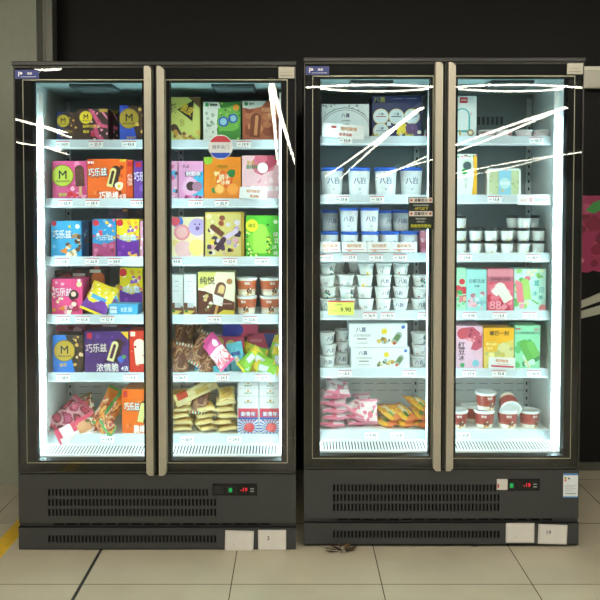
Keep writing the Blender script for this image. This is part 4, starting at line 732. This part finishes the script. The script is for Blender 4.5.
# yellow bags door 2
zd2 = shz(2, 6)-.004
yb_ = bag('bread_pack', .095, .15, .03, lambda a, c_, s_: '#ecdca0' if abs(c_) > .75 or abs(a) > .85 else ('#d8a848' if (a*a+c_*c_*.6) < .35 else '#e8c868'), 9, '#e8d8a8')
k0 = True
for c in range(3):
    for i in range(5 if c != 1 else 4):
        lay(yb_, 2, 6, (182.5, 203, 226)[c] + 1.2*math.sin(i*2.3+c), .245, zd2+i*.0305, (0, 4*math.sin(i*2+c*2), 7*math.sin(i*3+c)+(18 if c == 1 else 0)), lv[i] + ' yellow wrapped loaf of ' + ('left', 'middle', 'right')[c] + ' pile', 'yellow wrapped loaves', (1, 1, 1.0), 'pack', first=k0); k0 = False
lay(yb_, 2, 6, 226, .24, zd2+.153, (30, 0, 10), 'topmost tilted yellow loaf of right pile', 'yellow wrapped loaves', (.85, .6, 1), 'pack')
lay(yb_, 2, 6, 178, .25, zd2+.15, (12, 0, 5), 'topmost yellow loaf of left pile', 'yellow wrapped loaves', (.9, .7, .8), 'pack')
strip3 = ['#e8ece8', '#48a868', '#d84858']
longp = bag('long_wrapper', .06, .19, .022, lambda a, c_, s_: '#d8b860' if abs(a) < .5 and abs(c_) < .6 and c_ > -.1 else ('#e8d8a0' if c_ > -.5 else '#c8442c' if a < .1 else '#ece0b0'), 11, '#e8d890')
put_bag(longp, True, 2, 6, 195.5, 391.5, .21, (66, 68, 0), 'long cream wrapper lying across the yellow loaves', 'wrapper')
brp = bag('striped_wrapper', .085, .14, .026, lambda a, c_, s_: '#6c4030' if (a-.1)**2+c_**2 < .2 else pal(('#7c5038', '#a8805c', '#8c5c40', '#c09870', '#6c4230'), a, c_, 1, .75), 13, stripes=strip3)
put_bag(brp, True, 2, 6, 201, 398, .235, (60, 8, 0), 'brown wrapper with striped ends under the cream wrapper', 'wrapper')
for i, (px, py, Y, rot, lb, sc) in enumerate(((181.5, 361, .20, (68, 12, 0), 'front left', 1.0), (201.5, 350, .235, (60, 28, 0), 'middle tilted', 1.05), (212, 363, .205, (55, 32, 0), 'lower middle', .9), (176, 352, .26, (60, -55, 0), 'leftmost upright', .8), (183, 340, .32, (66, 6, 10), 'back left', 1.05), (196, 339, .38, (70, -10, 0), 'back right', 1.1))):
    put_bag(brp, False, 2, 5, px, py, Y, rot, lb + ' brown wrapper with striped ends', 'wrapper', 'brown striped wrappers', sc)
pw = bag('pink_wrapper', .085, .16, .03, lambda a, c_, s_: '#f0e8ec' if -.25 < c_ < .05 or (a-.5)**2+(c_-.4)**2 < .08 else ('#d84894' if c_ > 0 else pal(('#f0d8dc', '#e06078', '#f0e0e4', '#e890a0'), a, c_, 2, .75)), 15, '#e04890')
put_bag(pw, True, 2, 5, 218.5, 352, .19, (58, -44, 0), 'pink and white wrapper tilted over the blue ones', 'wrapper')
tl = bag('teal_wrapper', .08, .12, .028, lambda a, c_, s_: '#3868b0' if .1 < c_ < .4 and abs(a) < .6 else ('#e0d8b8' if a*a+(c_+.3)**2 < .08 else '#58b8cc'), 17, '#58bcd0')
put_bag(tl, True, 2, 5, 237, 357, .215, (70, -14, 0), 'upper teal wrapper', 'wrapper', 'teal wrappers', .95)
put_bag(tl, False, 2, 5, 222, 369.5, .18, (55, 80, 0), 'lower teal wrapper lying on its side', 'wrapper', 'teal wrappers', .7)
put_bag(tl, False, 2, 5, 197, 370, .19, (70, 10, 0), 'small teal wrapper between brown ones', 'wrapper', 'teal wrappers', .3)
gy = bag('green_wrapper', .062, .125, .026, lambda a, c_, s_: '#e8d030' if c_ > .45 else ('#d8dce8' if abs(a) < .45 and abs(c_) < .35 else '#88c830'), 19, '#e8d838')
for i, (px, py, Y, rot, lb, sc) in enumerate(((249, 359, .195, (60, 48, 0), 'left', .9), (262, 360, .20, (62, -62, 0), 'middle', 1.0), (266, 368, .17, (62, -76, 0), 'lower middle', 1.0), (277, 362, .21, (60, 10, 0), 'right', .95), (256, 351, .27, (64, -75, 0), 'back left', .9), (276, 350, .28, (70, 20, 0), 'back right', 1.0), (247, 368, .18, (62, 20, 0), 'lower left', .6))):
    put_bag(gy, i == 0, 2, 5, px, py, Y, rot, lb + ' lime green and yellow wrapper', 'wrapper', 'lime green and yellow wrappers', sc)
# door 1 shelf 4: leaning yellow and purple packs
yp_ = bag('snack_bag', .12, .14, .03, lambda a, c_, s_: '#6c2c98' if c_ < -.35 + .2*math.sin(4*a) else ('#48a8d8' if abs(c_+.1) < .16 and abs(a) < .6 else ('#f4f0e0' if nz(a, c_, 7, 2) < .2 else '#f0d820')), 23, '#e8d020')
put_bag(yp_, True, 1, 4, 99.5, 300, .2, (56, 22, 0), 'yellow and purple bag leaning beside hot pink box', 'bag', None, (1.05, .95, 1))
put_bag(yp_, False, 1, 4, 113.5, 298, .26, (40, 60, 0), 'yellow and purple bag fallen behind the blue box', 'bag', None, .8)
# door 1 deck: crumpled bags
rb_ = bag('snack_bag', .13, .15, .04, lambda a, c_, s_: pal(('#d06088', '#a83c58', '#e0a0b0', '#7c3038', '#c84868'), a, c_, 3, .75), 27, '#c84868', wr=.35)
put_bag(rb_, True, 1, 6, 71, 418, .25, (48, 35, -20), 'crumpled crimson bag at the left', 'bag', None, 1.05)
rb2 = bag('snack_bag', .11, .16, .035, lambda a, c_, s_: '#e0a030' if c_*c_+a*a < .25 else pal(('#58803c', '#a04038', '#e8e0d0', '#7c6430', '#c8583c'), a, c_, 4, .75), 29, '#8c7040', wr=.35)
put_bag(rb2, True, 1, 6, 87, 414, .29, (58, -24, 0), 'crumpled orange-brown bag with green end', 'bag', None, 1.0)
rb3 = bag('snack_bag', .1, .19, .03, lambda a, c_, s_: '#d8a070' if (a*a*1.2+(c_-.45)**2*1.5) < .5 and c_ > 0 else ('#d84868' if abs(c_+.55) > .33 and a < .0 else '#f0e6e8'), 31, '#d85070', wr=.2)
put_bag(rb3, True, 1, 6, 76, 430, .17, (52, 66, 0), 'white and red bag with bread picture in front', 'bag', None, .92)
put_bag(rb3, False, 1, 6, 63, 434, .2, (40, 50, 20), 'dark pink bag sliding off at far left', 'bag', None, .6)
rb4 = bag('snack_bag', .1, .17, .03, lambda a, c_, s_: '#48a850' if abs(a-.3*c_) < .14 else ('#e8882c' if c_ > .35 else pal(('#b84858', '#e8c8a0', '#c8743c', '#8c4438', '#e8b050'), a, c_, 5, .75)), 33, '#58a048', wr=.3)
put_bag(rb4, True, 1, 6, 110, 408, .25, (66, 24, 0), 'orange and green bag standing by orange box', 'bag', None, 1.0)
put_bag(rb4, False, 1, 6, 106, 425, .19, (48, -60, 0), 'orange and green bag lying by orange box', 'bag', None, .85)
put_bag(rb2, False, 1, 6, 95, 421, .24, (48, 60, 10), 'crumpled bag in the middle of the heap', 'bag', None, .8)
# ------------------------------------------------------------------ loose paper signs
def sign(door, shelf, x0, x1, y0, y1, Y, lines, label, base='#e6eaea', group=None, tilt=0, name='price_sign'):
    yy_ = Y+oy(door); a = at(x0, y0, yy_); b_ = at(x1, y1, yy_); w = b_[0]-a[0]; h = a[2]-b_[2]
    b = MB().box(-w/2, w/2, 0, .0012, 0, h, mat(base, .5)); printed(b, w, h, lines)
    return tag(b.build(name, None, ((a[0]+b_[0])/2, yy_, b_[2]), (math.radians(-4), math.radians(tilt), 0)), label, 'sign', group)
OR = '#d8843c'
sign(2, 2, 239, 266.5, 187.5, 199, .112, [('t', '临时缺货', .5, .68, .28, OR, .8), ('t', '请谅解', .55, .25, .26, OR, .5)], 'white card with orange lettering before the pale pink box', tilt=4)
sign(3, 1, 322, 364, 124, 138, .115, [('r', .2, .66, .32, .82, '#a83038'), ('t', '临时缺货', .62, .68, .28, OR, .5), ('t', '敬请谅解', .55, .25, .22, '#c84848', .5)], 'white card with orange lettering before the white cake box', tilt=5)
for i, (a, b_) in enumerate(((320, 340.5), (342, 366.5), (367.5, 391), (391.5, 417))):
    sign(3, 3, a, b_, 242, 252, .112, [('t', '临时缺货', .5, .62, .34, OR, .8), ('r', .1, .2, .9, .26, '#c84858'), ('t', '谅解', .3, .12, .18, OR, .3)], ('leftmost', 'second', 'third', 'rightmost')[i] + ' of four white signs with orange lettering, third shelf', group='orange lettered signs')
sign(3, 4, 328, 354, 301, 315, .108, [('r', 0, .9, 1, 1, '#c83848'), ('t', '冰淇淋特价', .4, .72, .12, '#7c8048', .5), ('t', '9.90', .68, .38, .32, '#4c4c20', .4), ('r', .1, .3, .3, .34, '#8c9048')], 'yellow price sign on the fourth shelf edge, third door', base='#d8e060')
sign(4, 2, 517.5, 551, 194.5, 205, .108, [('r', .08, .3, .3, .6, '#e8d0d0'), ('t', '0', .4, .5, .4, '#c83848'), ('t', '临时缺货', .72, .5, .3, '#8ca4b0', .4)], 'blank whitish sign on the second shelf edge, fourth door', base='#e8f0f2')
sign(4, 5, 488.5, 515, 357.5, 369, .112, [('t', '临时缺货', .5, .7, .26, OR, .8), ('r', .1, .15, .95, .3, '#c84060'), ('r', .3, .4, .8, .44, '#c8a080')], 'white card with orange lettering before golden yellow box', tilt=3)
# ------------------------------------------------------------------ dried leaves beneath the right freezer
lf = MB(); q = random.Random(3)
for i in range(16):
    a = i*2.4; r = .02+.035*q.random(); c0 = Vector((math.cos(a)*.02, math.sin(a)*.012, .004+.01*q.random())); d0 = Vector((math.cos(a)*r*1.4, math.sin(a)*r*.7, .006*q.random()))
    n_ = Vector((-math.sin(a), math.cos(a), .8))*.008
    p = [c0, c0+d0*.4+n_, c0+d0+Vector((0, 0, .01)), c0+d0*.5-n_+Vector((0, 0, .004))]
    lf.add([tuple(v) for v in p]+[tuple(v-Vector((0, 0, .0015))) for v in p], [(0, 1, 2, 3), (7, 6, 5, 4), (0, 4, 5, 1), (1, 5, 6, 2), (2, 6, 7, 3), (3, 7, 4, 0)], mat(('#4c3820', '#33281a', '#5c4428')[i % 3], .8))
px = at(343, 551, -.02)[0]
tag(lf.build('dried_leaf', None, (px, -.02, .0)), 'brown crumpled dry leaf on floor under the right freezer', 'leaf')
# ------------------------------------------------------------------ ceiling lamps of the store, and added fill lamps
def lamp(x0, x1, y0, y1, label, z=3.0, grp='long ceiling tube lamps', m=None):
    r = empty('ceiling_lamp', ((x0+x1)/2, (y0+y1)/2, z)); tag(r, label, 'ceiling lamp', grp)
    hx, hy = (x1-x0)/2, (y1-y0)/2
    MB().box(-hx-.01, hx+.01, -hy-.01, hy+.01, .03, .1, mat('#c8c8c0', .5)).build('housing', r)
    MB().box(-hx, hx, -hy, hy, .01, .03, m or TUBE).build('diffuser', r)
w = .04
lamp(1.88, 1.94, -36, -8.6, 'ceiling lamp in row right of centre, running away from freezers')
lamp(4.08, 4.14, -36, -8.6, 'second ceiling lamp row to the right, running away')
lamp(7.61, 7.67, -36, -8.6, 'third ceiling lamp row to the right, running away')
lamp(-.33, -.27, -24, -6.4, 'ceiling lamp row near the middle, running away')
lamp(-4.77, -4.71, -13, -6.0, 'first ceiling lamp row to the left, running away')
lamp(-6.35, -6.29, -18, -6.0, 'second ceiling lamp row to the left, running away')
lamp(.16, 3.66, -6.52, -6.48, 'ceiling lamp crossing in front of the right freezer')
lamp(-2.9, -2.62, -5.43, -5.39, 'short ceiling lamp facing the left freezer')
for i, (a, b_) in enumerate(((-2.6, -1.2), (-.4, 1.0), (1.8, 3.2))):
    lamp(a, b_, -2.65, -2.5, ('left', 'middle', 'right')[i] + ' added overhead fill lamp near the freezers', 3.0, 'added overhead fill lamps', FILL_TUBE)  # unseen lamps added to brighten the floor and the freezer fronts
# ------------------------------------------------------------------ world, camera, colour
wd = bpy.data.worlds.new('store_air'); S.world = wd; wd.use_nodes = True
wd.node_tree.nodes['Background'].inputs[0].default_value = (.8, .85, .7, 1); wd.node_tree.nodes['Background'].inputs[1].default_value = .14
cam = bpy.data.cameras.new('camera'); co = bpy.data.objects.new('camera', cam); C.objects.link(co); S.camera = co
co.location = (0, -D_, H_); co.rotation_euler = (math.pi/2 - TH, 0, 0)
cam.sensor_width = 36; cam.lens = F_/600*36; cam.shift_x = 5/600; cam.shift_y = -(300-CY)/600; cam.clip_end = 200
vs_ = S.view_settings; vs_.view_transform = 'Standard'; vs_.look = 'None'; vs_.gamma = 1; vs_.exposure = 0.6; vs_.use_curve_mapping = False
